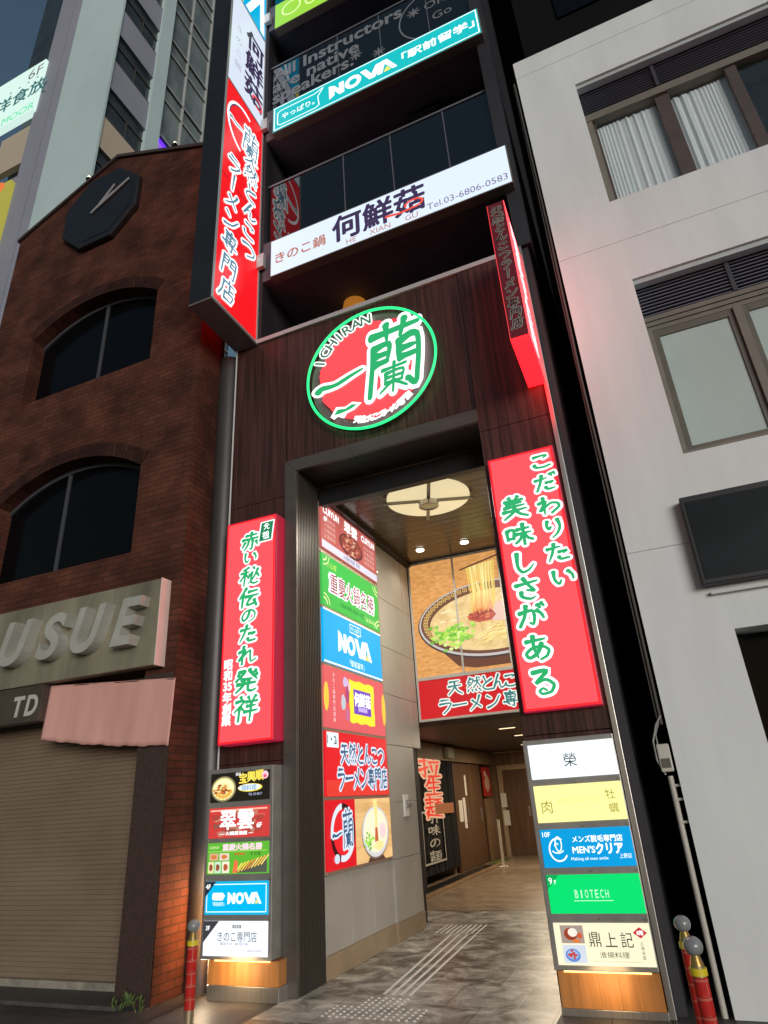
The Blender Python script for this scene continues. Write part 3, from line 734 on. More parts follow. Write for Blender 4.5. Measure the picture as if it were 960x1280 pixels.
# tactile paving
t = thing('tactile_paving', 'white raised tactile bars and dots leading in over the slate floor', 'tactile paving', (-2.8, 1.5, 0.004))
tm = mat('white_tactile_plastic', (0.72, 0.70, 0.66), 0.5, var=0.1, vscale=(9, 9, 9))
for i in range(4):
    x0, x1 = -2.72 + i * 0.08, -2.93 + i * 0.103
    mb = MB()
    mb.prism([(x0 - 0.014, 0.22), (x0 + 0.014, 0.22), (x1 + 0.014, 2.76), (x1 - 0.014, 2.76)], 0.005, 0.012, axis='z')
    finish('guiding_bar', mb, tm, t, bevel=0.002)
for i in range(9):
    x = -3.15 + i * 0.065
    mb = MB(); mb.prism([(x - 0.011, 2.82), (x + 0.011, 2.82), (x - 0.012, 3.38), (x - 0.034, 3.38)], 0.005, 0.012, axis='z'); finish('end_bar', mb, tm, t, bevel=0.002)
mb = MB()
for i in range(13):
    for j in range(9):
        x, y = -2.98 + i * 0.065, -0.42 + j * 0.066
        if y > -0.14 and not (-2.80 < x < -2.42): continue
        mb = MB(); mb.lathe([(0.015, 0.002), (0.012, 0.010), (0.004, 0.011)], x, y, 8); finish('warning_dot', mb, tm, t)

# ================================================================== WHITE BUILDING ON THE RIGHT
WB = thing('white_building', 'white rendered building with wide recessed windows right of the dark alley', 'building', (2.5, 2.0, 0))
HX0, HX1 = 0.68, 3.25
holes = [(-0.02, 2.63), (4.28, 6.43), (7.60, 9.74)]
def wall_cols(mb, y0, y1, zcuts):
    for a, b in zip(zcuts, zcuts[1:]):
        g = 0.0025
        for x0, x1 in ((0.0, HX0), (HX1, 8.0)): mb.box(x0, x1, y0, y1, a + g, b - g)
        zs = [a + g]
        for h0, h1 in holes:
            if h1 > a and h0 < b: zs += [max(h0, a + g), min(h1, b - g)]
        zs.append(b - g)
        for c, d in zip(zs[::2], zs[1::2]):
            if d - c > 0.01: mb.box(HX0 + 0.0005, HX1 - 0.0005, y0, y1, c, d)
mb = MB(); wall_cols(mb, 0.0, 0.02, [0.0, 3.425, 6.99, 10.32, 10.66])
wall_cols(mb, 0.0205, 0.3, [0.0, 10.66])
mb.box(0, 8, 0.31, 12, 10.45, 10.6); mb.box(0.0, 0.25, 0.305, 12, 0, 10.62); mb.box(0.25, 8, 1.6, 1.8, 0, 10.4)
for z in (3.4, 6.9): mb.box(0.25, 8, 0.31, 1.59, z, z + 0.2)
finish('wall', mb, white_wall, WB)
louv = mat('dark_louvre_slat', (0.20, 0.20, 0.245), 0.5)
curt = mat('white_net_curtain', (0.80, 0.83, 0.83), 0.8, var=0.06, vscale=(14, 14, 0.5))
frost = mat('frosted_glass', (0.44, 0.52, 0.49), 0.25, var=0.06, vscale=(1.5, 1.5, 1.2), spec=0.4)
def clear_glass():
    m = bpy.data.materials.new('clear_window_glass'); m.use_nodes = True
    n = m.node_tree.nodes; l = m.node_tree.links
    for x in list(n): n.remove(x)
    o = n.new('ShaderNodeOutputMaterial'); mx = n.new('ShaderNodeMixShader'); tr = n.new('ShaderNodeBsdfTransparent'); gl = n.new('ShaderNodeBsdfGlossy')
    gl.inputs['Roughness'].default_value = 0.03; tr.inputs[0].default_value = (0.97, 0.985, 0.985, 1)
    mx.inputs[0].default_value = 0.09
    l.new(tr.outputs[0], mx.inputs[1]); l.new(gl.outputs[0], mx.inputs[2]); l.new(mx.outputs[0], o.inputs[0])
    return m
clear = clear_glass()
def louvre(z0, z1):
    mb = MB(); n = 10; p = (z1 - z0) / n
    for i in range(n):
        z = z0 + i * p
        mb.prism([(0.125, z + 0.004), (0.14, z + 0.002), (0.16, z + p * 0.62), (0.145, z + p * 0.66)], HX0 + 0.002, HX1 - 0.002, axis='x')
    finish('louvre', mb, louv, WB)
    mb = MB(); mb.box(HX0 + 0.001, HX1 - 0.001, 0.165, 0.2, z0, z1); mb.box(1.56, 1.60, 0.118, 0.163, z0, z1)
    mb2 = MB(); mb2.box(HX0 + 0.002, HX1 - 0.002, 0.03, 0.12, z1 - 0.055, z1 + 0.003); finish('lit_soffit_strip', mb2, mat('lit_soffit_pale', (0.42, 0.46, 0.46), 0.5, var=0.1), WB)  # pale strip in place of the lit recess soffit, light in its colour
    finish('louvre_frame', mb, mat('louvre_backing', (0.035, 0.035, 0.045), 0.6), WB)
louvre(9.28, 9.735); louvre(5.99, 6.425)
# upper window with pleated curtains
wf = MB()
wf.box(HX0 + 0.001, HX1 - 0.001, 0.13, 0.26, 9.16, 9.277); wf.box(HX0 + 0.001, HX1 - 0.001, 0.14, 0.26, 7.603, 7.64)
wf.box(HX0 + 0.001, 0.765, 0.14, 0.26, 7.641, 9.159); wf.box(3.16, HX1 - 0.001, 0.14, 0.26, 7.641, 9.159)
W1 = finish('window_frame', wf, tan_frame, WB, bevel=0.004)
dkf = mat('brown_window_sash', (0.085, 0.062, 0.055), 0.4, var=0.15)
mb = MB(); mb.box(1.50, 1.66, 0.17, 0.23, 7.645, 9.155); mb.box(2.28, 2.40, 0.16, 0.22, 7.645, 9.155); mb.box(0.768, 0.80, 0.19, 0.24, 7.645, 9.155)
finish('sash', mb, dkf, W1, bevel=0.004)
mb = MB()
for a, b in ((0.802, 1.498), (1.662, 2.278), (2.402, 3.158)): mb.box(a, b, 0.205, 0.211, 7.645, 9.155)
finish('pane', mb, clear, W1)
mb = MB(); vs = []; fs = []
k = 0
for a, b in ((0.80, 1.53), (1.64, 2.33)):
    n = 90; st = len(vs)
    for i in range(n + 1):
        x = a + (b - a) * i / n
        ph = x * 58 + 1.7 * math.sin(x * 6.3) + 0.9 * math.sin(x * 14.7)
        y = 0.262 + 0.013 * (0.65 + 0.5 * math.sin(x * 11 + 1)) * math.sin(ph) + 0.006 * math.sin(ph * 2.1)
        vs += [(x, y, 7.62), (x, y, 9.13 + 0.006 * math.sin(ph))]
    for i in range(n): fs.append((st + 2 * i, st + 2 * i + 2, st + 2 * i + 3, st + 2 * i + 1))
mb.add(vs, fs); mb.flat = True
finish('curtain', mb, curt, W1, smooth=True)
# lower window, frosted
wf = MB()
for z0, z1, y in ((5.93, 5.987, 0.13), (5.875, 5.928, 0.145), (5.82, 5.873, 0.16)): wf.box(HX0 + 0.001, HX1 - 0.001, y, 0.26, z0, z1)
wf.box(HX0 + 0.001, HX1 - 0.001, 0.10, 0.26, 4.283, 4.325); wf.box(HX0 + 0.001, HX1 - 0.001, 0.13, 0.26, 4.327, 4.37)
wf.box(HX0 + 0.001, 0.74, 0.13, 0.26, 4.371, 5.819); wf.box(1.50, 1.575, 0.125, 0.26, 4.371, 5.819); wf.box(2.35, 2.43, 0.13, 0.26, 4.371, 5.819); wf.box(3.19, HX1 - 0.001, 0.13, 0.26, 4.371, 5.819)
W2 = finish('window_frame', wf, tan_frame, WB, bevel=0.003)
mb = MB()
for a, b in ((0.742, 1.498), (1.577, 2.348)):
    mb.box(a, a + 0.055, 0.16, 0.2, 4.373, 5.817); mb.box(b - 0.05, b, 0.16, 0.2, 4.373, 5.817); mb.box(a + 0.056, b - 0.051, 0.16, 0.2, 5.735, 5.817); mb.box(a + 0.056, b - 0.051, 0.16, 0.2, 4.373, 4.42)
finish('sash', mb, mat('tan_sash', (0.12, 0.105, 0.085), 0.4, var=0.15), W2, bevel=0.003)
mb = MB()
for a, b in ((0.798, 1.447), (1.633, 2.297), (2.432, 3.188)): mb.box(a, b, 0.178, 0.186, 4.421, 5.734)
finish('pane', mb, frost, W2)
mb = MB(); mb.box(HX0, HX1, 0.29, 0.296, -0.01, 2.6); mb.box(HX0, HX0 + 0.06, 0.2, 0.28, 0, 2.6)
finish('doorway', mb, glass_black, WB)  # dark sheet standing in for the black interior of the opening
t = thing('unlit_sign_box', 'black unlit display box mounted low on the white wall', 'sign', (1.1, 0.0, 3.4))
mb = MB(); mb.box(0.53, 1.95, -0.12, -0.003, 3.0, 3.81); finish('housing', mb, black_metal, t, bevel=0.008)
mb = MB(); mb.box(0.565, 1.915, -0.127, -0.121, 3.045, 3.755); finish('face', mb, mat('dark_slate_face', (0.013, 0.017, 0.020), 0.4, var=0.4, vscale=(1, 1, 1.6), spec=0.15), t)
mb = MB(); mb.box(0.58, 1.9, -0.05, -0.003, 2.93, 2.955); finish('bracket', mb, mat('white_bracket', (0.6, 0.6, 0.6), 0.5), t)

mb = MB(); mb.box(0.3, 9, 4.2, 12, 0, 27)
mb.box(-0.29, 0.3, 5.5, 12, 0, 27)
t = thing('dark_building', 'near black unlit building rising behind the white building roof', 'building', (4.5, 8, 0))
finish('wall', mb, mat('unlit_black_wall', (0.005, 0.005, 0.006), 0.8, spec=0.1), t)
for z in range(12, 26, 3):
    for x in (1.2, 3.2, 5.2, 7.2):
        mb = MB(); mb.box(x, x + 1.2, 4.15, 4.199, z, z + 1.4); finish('window', mb, glass_black, t)

# alley: downpipe, meter box, wires
cream_p = mat('cream_pipe_paint', (0.50, 0.47, 0.41), 0.5, var=0.12, vscale=(5, 5, 2))
t = thing('downpipe', 'cream downpipe with wall clips running up the alley edge of the white wall', 'pipe', (-0.06, 0.05, 0))
mb = MB(); mb.tube([(-0.06, 0.05, 0.0), (-0.06, 0.05, 1.56)], 0.022, 12); finish('pipe', mb, cream_p, t, smooth=True)
for z in (1.22, 1.38, 1.48):
    mb = MB(); mb.box(-0.06, -0.002, 0.03, 0.06, z, z + 0.018); finish('clip', mb, cream_p, t)
t = thing('meter_box', 'small pale meter box with looped wires on the alley side of the white wall', 'meter box', (-0.07, 0.04, 1.7))
mb = MB(); mb.box(-0.115, -0.02, 0.0, 0.09, 1.59, 1.80); finish('housing', mb, cream_p, t, bevel=0.01)
mb = MB(); mb.box(-0.10, -0.035, -0.006, -0.001, 1.62, 1.69); finish('window', mb, mat('meter_window', (0.12, 0.12, 0.11), 0.2), t)
mb = MB(); mb.tube([(-0.03, 0.03, 2.02), (-0.08, 0.02, 1.95), (-0.13, 0.02, 1.82), (-0.13, 0.02, 1.68), (-0.09, 0.03, 1.57)], 0.008, 8)
mb.tube([(-0.03, 0.05, 2.02), (-0.10, 0.05, 1.88), (-0.10, 0.05, 1.80)], 0.006, 8)
finish('wire', mb, mat('grey_wire', (0.30, 0.29, 0.27), 0.5), t, smooth=True)
mb = MB(); mb.tube([(-0.035, 0.04, 1.95), (-0.03, 0.04, 4.0), (-0.045, 0.04, 5.4), (-0.03, 0.04, 7.5), (-0.04, 0.04, 10.3)], 0.013, 8)
mb.tube([(-0.06, 0.06, 2.0), (-0.065, 0.06, 5.0), (-0.055, 0.06, 10.3)], 0.008, 8)
tag(finish('wall_conduit', mb, mat('dark_conduit', (0.10, 0.095, 0.085), 0.4), org=Vector((-0.04, 0.05, 0)), smooth=True), 'dark conduit climbing the alley corner of the white wall above the meter box', 'conduit')

# bollards
def red_sleeve_mat():
    if 'red_reflective_sleeve' in MATS: return MATS['red_reflective_sleeve']
    m = brick_mat('red_reflective_sleeve', (0.55, 0.028, 0.02), (0.47, 0.022, 0.018), (0.52, 0.13, 0.10), 0.30, 0.085, 0.006, 0.6, bump=0.1, var=0.45)
    return m
def bollard(loc, label):
    x, y, z = loc
    t = thing('bollard', label, 'bollard', loc, 'red and white striped bollards with pale ball tops')
    mb = MB(); mb.lathe([(0.037, 0.0), (0.037, 0.575)], x, y, 20); finish('post', mb, mat('bollard_steel', (0.4, 0.33, 0.2), 0.35, metal=0.6, var=0.2), t, smooth=True)
    mb = MB()
    for i in range(5):
        z0 = 0.10 + i * 0.085
        mb.lathe([(0.0405, z0), (0.0405, z0 + 0.083)], x, y, 20)
    finish('red_sleeve', mb, red_sleeve_mat(), t, smooth=True)
    mb = MB(); mb.lathe([(0.046, 0.53), (0.046, 0.565)], x, y, 20); finish('yellow_band', mb, mat('yellow_band', (0.70, 0.55, 0.02), 0.4), t, smooth=True)
    mb = MB(); mb.lathe([(0.037, 0.576), (0.03, 0.60), (0.022, 0.625)], x, y, 20); finish('collar', mb, mat('brass_collar', (0.5, 0.32, 0.10), 0.3, metal=0.8), t, smooth=True)
    mb = MB(); mb.lathe([(0.005 + 0.047 * math.sin(PI * i / 14), 0.665 - 0.047 * math.cos(PI * i / 14)) for i in range(15)], x, y, 24)
    finish('ball_top', mb, mat('grey_ball', (0.24, 0.25, 0.255), 0.22, var=0.15, vscale=(12, 12, 12), spec=0.6), t, smooth=True)
    return t
b0 = bollard((-0.13, -1.3, 0), 'striped bollard with ball top nearest the street, in front of the dark alley')
dup(b0, (-0.185, -0.62, 0), 'striped bollard mostly hidden behind the nearer alley bollard')
dup(b0, (-3.97, -0.8, 0), 'striped bollard left of the portal, beside the five panel sign cabinet foot')

# ================================================================== BRICK BUILDING ON THE LEFT
from mathutils.geometry import tessellate_polygon
def wall_plane(mb, outer, holes, y0, y1, mi=0):
    loops = [outer] + holes
    tri = tessellate_polygon([[Vector((x, z, 0)) for x, z in lp] for lp in loops])
    flat = [p for lp in loops for p in lp]
    mb.add([(x, y0, z) for x, z in flat], [tuple(t_) for t_ in tri], mi)
    for lp in loops:
        n = len(lp)
        mb.add([(x, y0, z) for x, z in lp] + [(x, y1, z) for x, z in lp], [(i, (i + 1) % n, (i + 1) % n + n, i + n) for i in range(n)], mi)
BY = -0.45
BX0, BX1 = -8.97, -4.66
def arch(x0, x1, zb, zs, zp, n=20, grow=0.0):
    cx = (x0 + x1) / 2; hw = (x1 - x0) / 2; h = zp - zs
    r = (hw * hw + h * h) / (2 * h); cz = zp - r
    a = math.asin(hw / r)
    top = [(cx + (r + grow) * math.sin(a - 2 * a * i / n), cz + (r + grow) * math.cos(a - 2 * a * i / n)) for i in range(n + 1)]
    return [(x0, zb), (x1, zb)] + top, top
h1, _ = arch(-8.02, -5.53, 7.33, 8.58, 8.98)
h2, _ = arch(-8.02, -5.47, 4.42, 5.62, 6.02)
BB = thing('brick_building', 'dark red brick building with gable, arched windows and closed shutter', 'building', (-6.8, 2.0, 0))
outer = [(BX0, 0), (-8.35, 0), (-8.35, 2.97), (-5.07, 2.97), (-5.07, 0), (BX1, 0), (BX1, 11.28), (-4.9, 11.36), (-6.8, 12.2), (BX0, 11.2)]
mb = MB(); wall_plane(mb, outer, [h1, h2], BY, BY + 0.3)
mb.box(BX1 - 0.25, BX1 - 0.0005, BY + 0.301, 0.0, 0, 11.27); mb.box(BX0, BX0 + 0.3, BY + 0.301, 6, 0, 11.18)
mb.box(BX0 + 0.31, BX1 - 0.26, 0.2, 0.4, 3.0, 11.1); mb.box(BX0 + 0.31, BX1 - 0.26, 5.7, 6, 0, 11.1)
finish('wall', mb, brick, BB)
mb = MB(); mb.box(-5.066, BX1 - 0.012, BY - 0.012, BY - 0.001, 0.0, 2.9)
finish('dim_brick_pillar', mb, mat('dim_brick_brown', (0.052, 0.032, 0.027), 0.5, var=0.3, vscale=(40, 40, 40)), BB)  # brick pillar in dimness: the shade is put into a dark brown
mb = MB()
for a, b in (((BX0 - 0.03, 11.2), (-6.8, 12.2)), ((-6.8, 12.2), (-4.9, 11.36)), ((-4.9, 11.36), (BX1 + 0.03, 11.27))):
    mb.prism([a, b, (b[0], b[1] + 0.07), (a[0], a[1] + 0.07)], BY - 0.04, 0.3)
finish('coping', mb, mat('dark_coping', (0.05, 0.032, 0.028), 0.6), BB)
for (x0, x1, zb, zs, zp) in ((-8.02, -5.53, 7.33, 8.58, 8.98), (-8.02, -5.47, 4.42, 5.62, 6.02)):
    o_, top = arch(x0, x1, zb, zs, zp); _, top2 = arch(x0, x1, zb, zs, zp, grow=0.2)
    mb = MB(); n = len(top)
    for i in range(n - 1):
        for y_ in (0,):
            vs = [(top[i][0], BY - 0.012, top[i][1]), (top[i + 1][0], BY - 0.012, top[i + 1][1]), (top2[i + 1][0], BY - 0.012, top2[i + 1][1]), (top2[i][0], BY - 0.012, top2[i][1])]
            vs += [(v[0], BY - 0.001, v[2]) for v in vs]
            mb.add(vs, [(0, 1, 2, 3), (0, 4, 5, 1), (1, 5, 6, 2), (2, 6, 7, 3), (3, 7, 4, 0)])
    wf = MB(); cx = -6.72 if zb > 5 else -6.95
    wf.box(cx - 0.028, cx + 0.028, BY + 0.20, BY + 0.25, zb, zp - 0.03)
    wf.box(x0, x1, BY + 0.19, BY + 0.26, zb + 0.001, zb + 0.05)
    for i in range(n - 1):
        a_, b_ = top[i], top[i + 1]
        wf.prism([a_, b_, (b_[0], b_[1] - 0.06), (a_[0], a_[1] - 0.06)], BY + 0.19, BY + 0.255)
    W_ = finish('window_frame', wf, mat('grey_window_bar', (0.055, 0.057, 0.065), 0.5), BB)
    finish('arch_bricks', mb, brick_trim, W_)
    g = MB(); g.prism(o_, BY + 0.22, BY + 0.235); finish('pane', g, glass_black, W_)
# shutter
mb = MB(); prof = []
p_ = 0.045; zt = 2.96; z = 0.10; i = 0
vs = []; fs = []
while z < zt:
    for dz, dy in ((0, 0.008), (0.012, 0.0), (0.034, 0.0)):
        vs += [(-8.34, -0.17 + dy, min(z + dz, zt)), (-5.075, -0.17 + dy, min(z + dz, zt))]
    z += p_
for i in range(len(vs) // 2 - 1): fs.append((2 * i, 2 * i + 1, 2 * i + 3, 2 * i + 2))
mb.add(vs, fs)
sh = finish('roller_shutter', mb, mat('grey_beige_shutter', (0.25, 0.185, 0.128), 0.5, metal=0.2, var=0.15, vscale=(0.8, 0.8, 1.6)), BB)
mb = MB(); mb.box(-8.34, -5.075, -0.20, -0.145, 0.03, 0.098); finish('bottom_bar', mb, mat('shutter_bar', (0.36, 0.33, 0.27), 0.4, metal=0.3, var=0.3, vscale=(6, 6, 6)), sh)
mb = MB(); mb.box(-5.135, -5.074, -0.24, -0.14, 0, 2.96); finish('guide_rail', mb, mat('shutter_rail', (0.05, 0.04, 0.035), 0.5), sh)
mb = MB(); mb.box(-9.5, -4.9, -0.62, -0.02, 0.0, 0.035); tag(finish('door_step', mb, mat('granite_step', (0.07, 0.065, 0.06), 0.6, var=0.35, vscale=(14, 14, 14)), org=Vector((-7, -0.3, 0)), bevel=0.006), 'low dark stone step in front of the closed shutter', 'step')

def text3d(body, x0, x1, z0, z1, y0, y1, bold, shear, m, parent, name):
    cu = bpy.data.curves.new('t', 'FONT'); cu.body = body; cu.offset = bold; cu.shear = shear; cu.extrude = 0.5; cu.resolution_u = 6
    o = bpy.data.objects.new('t', cu); link(o)
    me = bpy.data.meshes.new_from_object(o.evaluated_get(bpy.context.evaluated_depsgraph_get()))
    X = [v.co.x for v in me.vertices]; Z = [v.co.y for v in me.vertices]
    ax, bx, az_, bz = min(X), max(X), min(Z), max(Z)
    mb = MB()
    mb.add([(x0 + (v.co.x - ax) / (bx - ax) * (x1 - x0), y0 + (v.co.z + 0.5) * (y1 - y0), z0 + (v.co.y - az_) / (bz - az_) * (z1 - z0)) for v in me.vertices], [tuple(p.vertices) for p in me.polygons])
    bpy.data.objects.remove(o); bpy.data.curves.remove(cu); bpy.data.meshes.remove(me)
    return finish(name, mb, m, parent)
t = thing('shop_sign', 'weathered olive shop sign board with raised slanted grey letters on the brick front', 'sign', (-6.6, -0.5, 3.45))
olive = mat('weathered_olive_paint', (0.215, 0.20, 0.14), 0.6, var=0.38, vscale=(3.2, 3.2, 0.7), detail=9, metal=0.1)
mb = MB(); mb.box(-8.9, -4.825, -0.60, BY - 0.002, 2.97, 3.93); finish('board', mb, olive, t, bevel=0.01)
mb = MB(); mb.box(-4.8245, -4.812, -0.605, BY - 0.002, 2.965, 3.935); finish('lit_end_face', mb, mat('pink_lit_end', (0.80, 0.62, 0.56), 0.5, var=0.06), t, bevel=0.003)  # pink light on the board end put into this face's colour
letm = mat('grey_metal_letter', (0.46, 0.46, 0.41), 0.45, metal=0.2, var=0.15, vscale=(3, 3, 3))
for ch, a, b in (('U', -7.05, -6.57), ('S', -6.45, -6.03), ('U', -5.93, -5.45), ('E', -5.34, -4.95)):
    text3d(ch, a, b, 3.20, 3.72, -0.74, -0.601, 0.03, 0.32, letm, t, 'letter')
t = thing('fascia_sign', 'dark brown sign strip with white TD letters beside the pink awning', 'sign', (-7.7, -0.5, 2.75))
mb = MB(); mb.box(-8.9, -6.42, -0.585, BY - 0.002, 2.56, 2.965); finish('board', mb, mat('brown_fascia', (0.065, 0.05, 0.04), 0.5, var=0.2), t, bevel=0.006)
for ch, a, b in (('T', -6.84, -6.67), ('D', -6.65, -6.46)):
    text3d(ch, a, b, 2.63, 2.86, -0.592, -0.5855, 0.03, 0.15, mat('pale_letter', (0.50, 0.49, 0.44), 0.5), t, 'letter')
# awning: hanging pink canvas with gathered hem
t = thing('awning', 'faded pink canvas awning hanging with a ragged hem over the shutter', 'awning', (-5.5, -0.55, 2.6))
mb = MB(); vs = []; fs = []; NX, NZ = 60, 14
for i in range(NX + 1):
    for j in range(NZ + 1):
        u = i / NX; v = j / NZ
        x = -6.42 + u * (1.79 - 0.01 * v)
        hem = 2.36 - 0.09 * min(1, u / 0.3) - 0.12 * max(0, (u - 0.3) / 0.7) + 0.008 * math.sin(u * 7) + 0.005 * math.sin(u * 29) + 0.004 * math.sin(u * 67)
        zt_ = 2.955 - 0.13 * u; z = zt_ + (hem - zt_) * v
        y = -0.484 - 0.02 * v - (0.006 * math.sin(u * 17 + v) + 0.003 * math.sin(u * 43 + 2 * v)) * (0.2 + v) - 0.01 * max(0, v - 0.8) * (1 + math.sin(u * 21))
        vs.append((x, y, z))
for i in range(NX):
    for j in range(NZ):
        a = i * (NZ + 1) + j; fs.append((a, a + 1, a + NZ + 2, a + NZ + 1))
mb.add(vs, fs); mb.flat = True
cv = finish('canvas', mb, mat('faded_pink_canvas', (0.66, 0.33, 0.28), 0.75, var=0.07, vscale=(3, 3, 0.6), var2=(0.70, 0.38, 0.33)), t, smooth=True)
mo = cv.modifiers.new('thickness', 'SOLIDIFY'); mo.thickness = 0.006
mb = MB(); mb.tube([(-6.42, -0.475, 2.945), (-4.64, -0.475, 2.815)], 0.010, 8); finish('top_rod', mb, black_metal, t)
# gable clock
t = thing('wall_clock', 'black octagonal clock with pale hands high on the brick gable', 'clock', (-7.03, BY, 10.95))
cx, cz = -6.93, 10.95
oc = [(cx + 0.87 * math.cos(PI / 8 + k * PI / 4), cz + 0.87 * math.sin(PI / 8 + k * PI / 4)) for k in range(8)]
mb = MB(); mb.prism(oc, BY - 0.10, BY - 0.001); finish('case', mb, mat('clock_black', (0.010, 0.010, 0.012), 0.5), t, bevel=0.02)
mb = MB(); mb.prism([(cx + 0.8 * (x - cx) / 0.94, cz + 0.8 * (z_ - cz) / 0.94) for x, z_ in oc], BY - 0.107, BY - 0.101); finish('dial', mb, mat('clock_dial', (0.012, 0.012, 0.015), 0.35), t)
hm = mat('pale_clock_hand', (0.30, 0.30, 0.30), 0.5)
for (dx, dz, w_) in ((0.62, 0.33, 0.035), (0.30, 0.36, 0.03), (-0.16, -0.1, 0.03)):
    l = math.hypot(dx, dz); nx, nz = -dz / l * w_, dx / l * w_
    mb = MB(); mb.prism([(cx - nx, cz - nz), (cx + dx - nx * 0.6, cz + dz - nz * 0.6), (cx + dx + nx * 0.6, cz + dz + nz * 0.6), (cx + nx, cz + nz)], BY - 0.13 - w_ * 0.2, BY - 0.115 - w_ * 0.2)
    finish('hand', mb, hm, t)
for i, (x, z) in enumerate(((-7.45, 11.99), (-5.5, 11.72))):
    t = thing('roof_lamp', ['tiny lit lamp on the left slope of the brick gable', 'tiny lit lamp on the right slope of the brick gable'][i], 'lamp', (x, BY, z), 'roof lamps on the gable')
    mb = MB(); mb.box(x - 0.035, x + 0.035, BY - 0.05, BY + 0.05, z, z + 0.05); finish('body', mb, black_metal, t)
    mb = MB(); mb.lathe([(0.015, z + 0.05), (0.024, z + 0.06), (0.026, z + 0.075), (0.018, z + 0.095), (0.004, z + 0.10)], x, BY - 0.02, 14); finish('bulb', mb, lit((255, 246, 214), 3.0, 'roof_bulb'), t, smooth=True)
# weeds at the foot of the brick corner
mb = MB(); mb.flat = True
rnd = random.Random(3)
for i in range(22):
    x = -4.78 + rnd.gauss(0, 0.09); y = -0.55 - abs(rnd.gauss(0, 0.05)); h = rnd.uniform(0.02, 0.12); a = rnd.uniform(0, 2 * PI)
    d = Vector((math.cos(a), math.sin(a), 0)); pth = Vector((x, y, 0.03 if y > -0.62 else 0)); tip = pth + d * h * 0.6 + Vector((0, 0, h)); sdv = Vector((-d.y, d.x, 0)) * 0.014
    mid = (pth + tip) / 2 + Vector((0, 0, 0.02))
    mb.add([pth, mid - sdv, tip, mid + sdv], [(0, 1, 2, 3)])
tag(finish('weed', mb, mat('weed_green', (0.07, 0.12, 0.025), 0.7, var=0.4, vscale=(30, 30, 30)), org=Vector((-4.78, -0.55, 0))), 'small green weed at the foot of the brick corner', 'plant')

# ================================================================== TOWER FAR LEFT
TW = thing('office_tower', 'tall pale concrete tower with balconies rising behind the brick gable', 'building', (-16, 9, 0))
conc = mat('pale_concrete', (0.47, 0.60, 0.60), 0.75, var=0.07, vscale=(0.5, 0.5, 0.3), bump=0.04, bscale=20)
conc_d = mat('grey_violet_concrete', (0.27, 0.28, 0.335), 0.75, var=0.08, vscale=(0.5, 0.5, 0.3))
mb = MB(); mb.box(-16.05, -13.5, 4.0, 4.08, 0, 46); mb.box(-14.3, -13.5, 5.93, 6.58, 0, 46)
mb.box(-14.1, -13.9, 4.085, 5.92, 0, 46)
finish('column', mb, conc, TW)
mb = MB(); mb.box(-17.6, -16.3, 4.12, 4.5, 0, 46); mb.box(-16.29, -16.06, 4.06, 4.5, 0, 46); mb.box(-16.75, -16.65, 4.06, 4.119, 0, 46)
mb.box(-19.3, -17.61, 4.5, 4.7, 0, 24.1)
finish('pier', mb, conc_d, TW)
mb = MB(); mb.box(-19.2, -14.31, 4.71, 12, 0, 46); mb.box(-14.30, -13.8, 6.7, 12, 0, 46)
finish('core', mb, mat('dark_tower_core', (0.04, 0.042, 0.05), 0.6), TW)
for i in range(8):
    zb = 18.0 + i * 3.2
    mb = MB(); mb.box(-13.899, -13.56, 4.085, 5.925, zb - 1.95, zb - 0.4)
    finish('spandrel', mb, mat('lit_beige_spandrel', (0.50, 0.42, 0.32), 0.6) if i in (1, 2) else conc_d, TW)  # warm light on the lower spandrels put into their beige
    mb = MB(); mb.box(-13.72, -13.67, 4.09, 5.92, zb - 0.395, zb + 1.2)
    wn = finish('window', mb, mat('tower_glass', (0.035, 0.042, 0.045), 0.15, var=0.4, vscale=(1, 1, 1)), TW)
    mb = MB(); mb.box(-13.66, -13.57, 4.09, 5.92, zb - 0.395, zb - 0.30); mb.box(-13.66, -13.62, 4.09, 5.92, zb + 0.62, zb + 0.68); mb.box(-13.66, -13.62, 5.1, 5.14, zb - 0.29, zb + 0.61)
    finish('bar', mb, frame_grey, wn)
mb = MB()
for i in range(9):
    z = 17.0 + i * 3.2
    mb.box(-13.8, -13.78, 6.62, 11.9, z + 0.09, z + 2.2); mb.box(-13.8, -13.78, 6.62, 11.9, z + 2.31, z + 3.1)
finish('side_glazing', mb, mat('side_glass', (0.16, 0.19, 0.185), 0.12, var=0.5, vscale=(0.7, 0.7, 0.4)), TW)
mb = MB()
for i in range(9):
    z = 17.0 + i * 3.2
    mb.box(-13.79, -13.7, 6.6, 11.9, z, z + 0.08); mb.box(-13.79, -13.7, 6.6, 11.9, z + 2.22, z + 2.29)
for y in (7.85, 9.2, 10.6): mb.box(-13.79, -13.71, y, y + 0.08, 16, 46)
finish('glazing_bar', mb, mat('pale_bar', (0.42, 0.44, 0.42), 0.5), TW)
mb = MB(); mb.box(-13.775, -13.765, 6.63, 7.8, 25.2, 26.4); finish('lit_window', mb, lit((150, 100, 220), 0.9, 'purple_lit_window'), TW)
mb = MB(); mb.box(-13.763, -13.753, 6.63, 7.8, 26.2, 26.45); finish('neon_edge', mb, lit((96, 40, 255), 1.6, 'violet_neon'), TW)
mb = MB(); mb.box(-19.1, -17.7, 4.30, 4.498, 30.4, 40); finish('front_window', mb, MATS['tower_glass'], TW)
mb = MB(); mb.box(-19.3, -17.62, 4.2, 4.4, 24.15, 26.3); finish('lit_beige_panel', mb, MATS['lit_beige_spandrel'] if 'lit_beige_spandrel' in MATS else conc, TW)  # lit zone under the sign, its light put into the beige
t = thing('tower_sign', 'white lit floor sign with green lettering on the tower edge', 'sign', (-19.2, 4.0, 28.5))
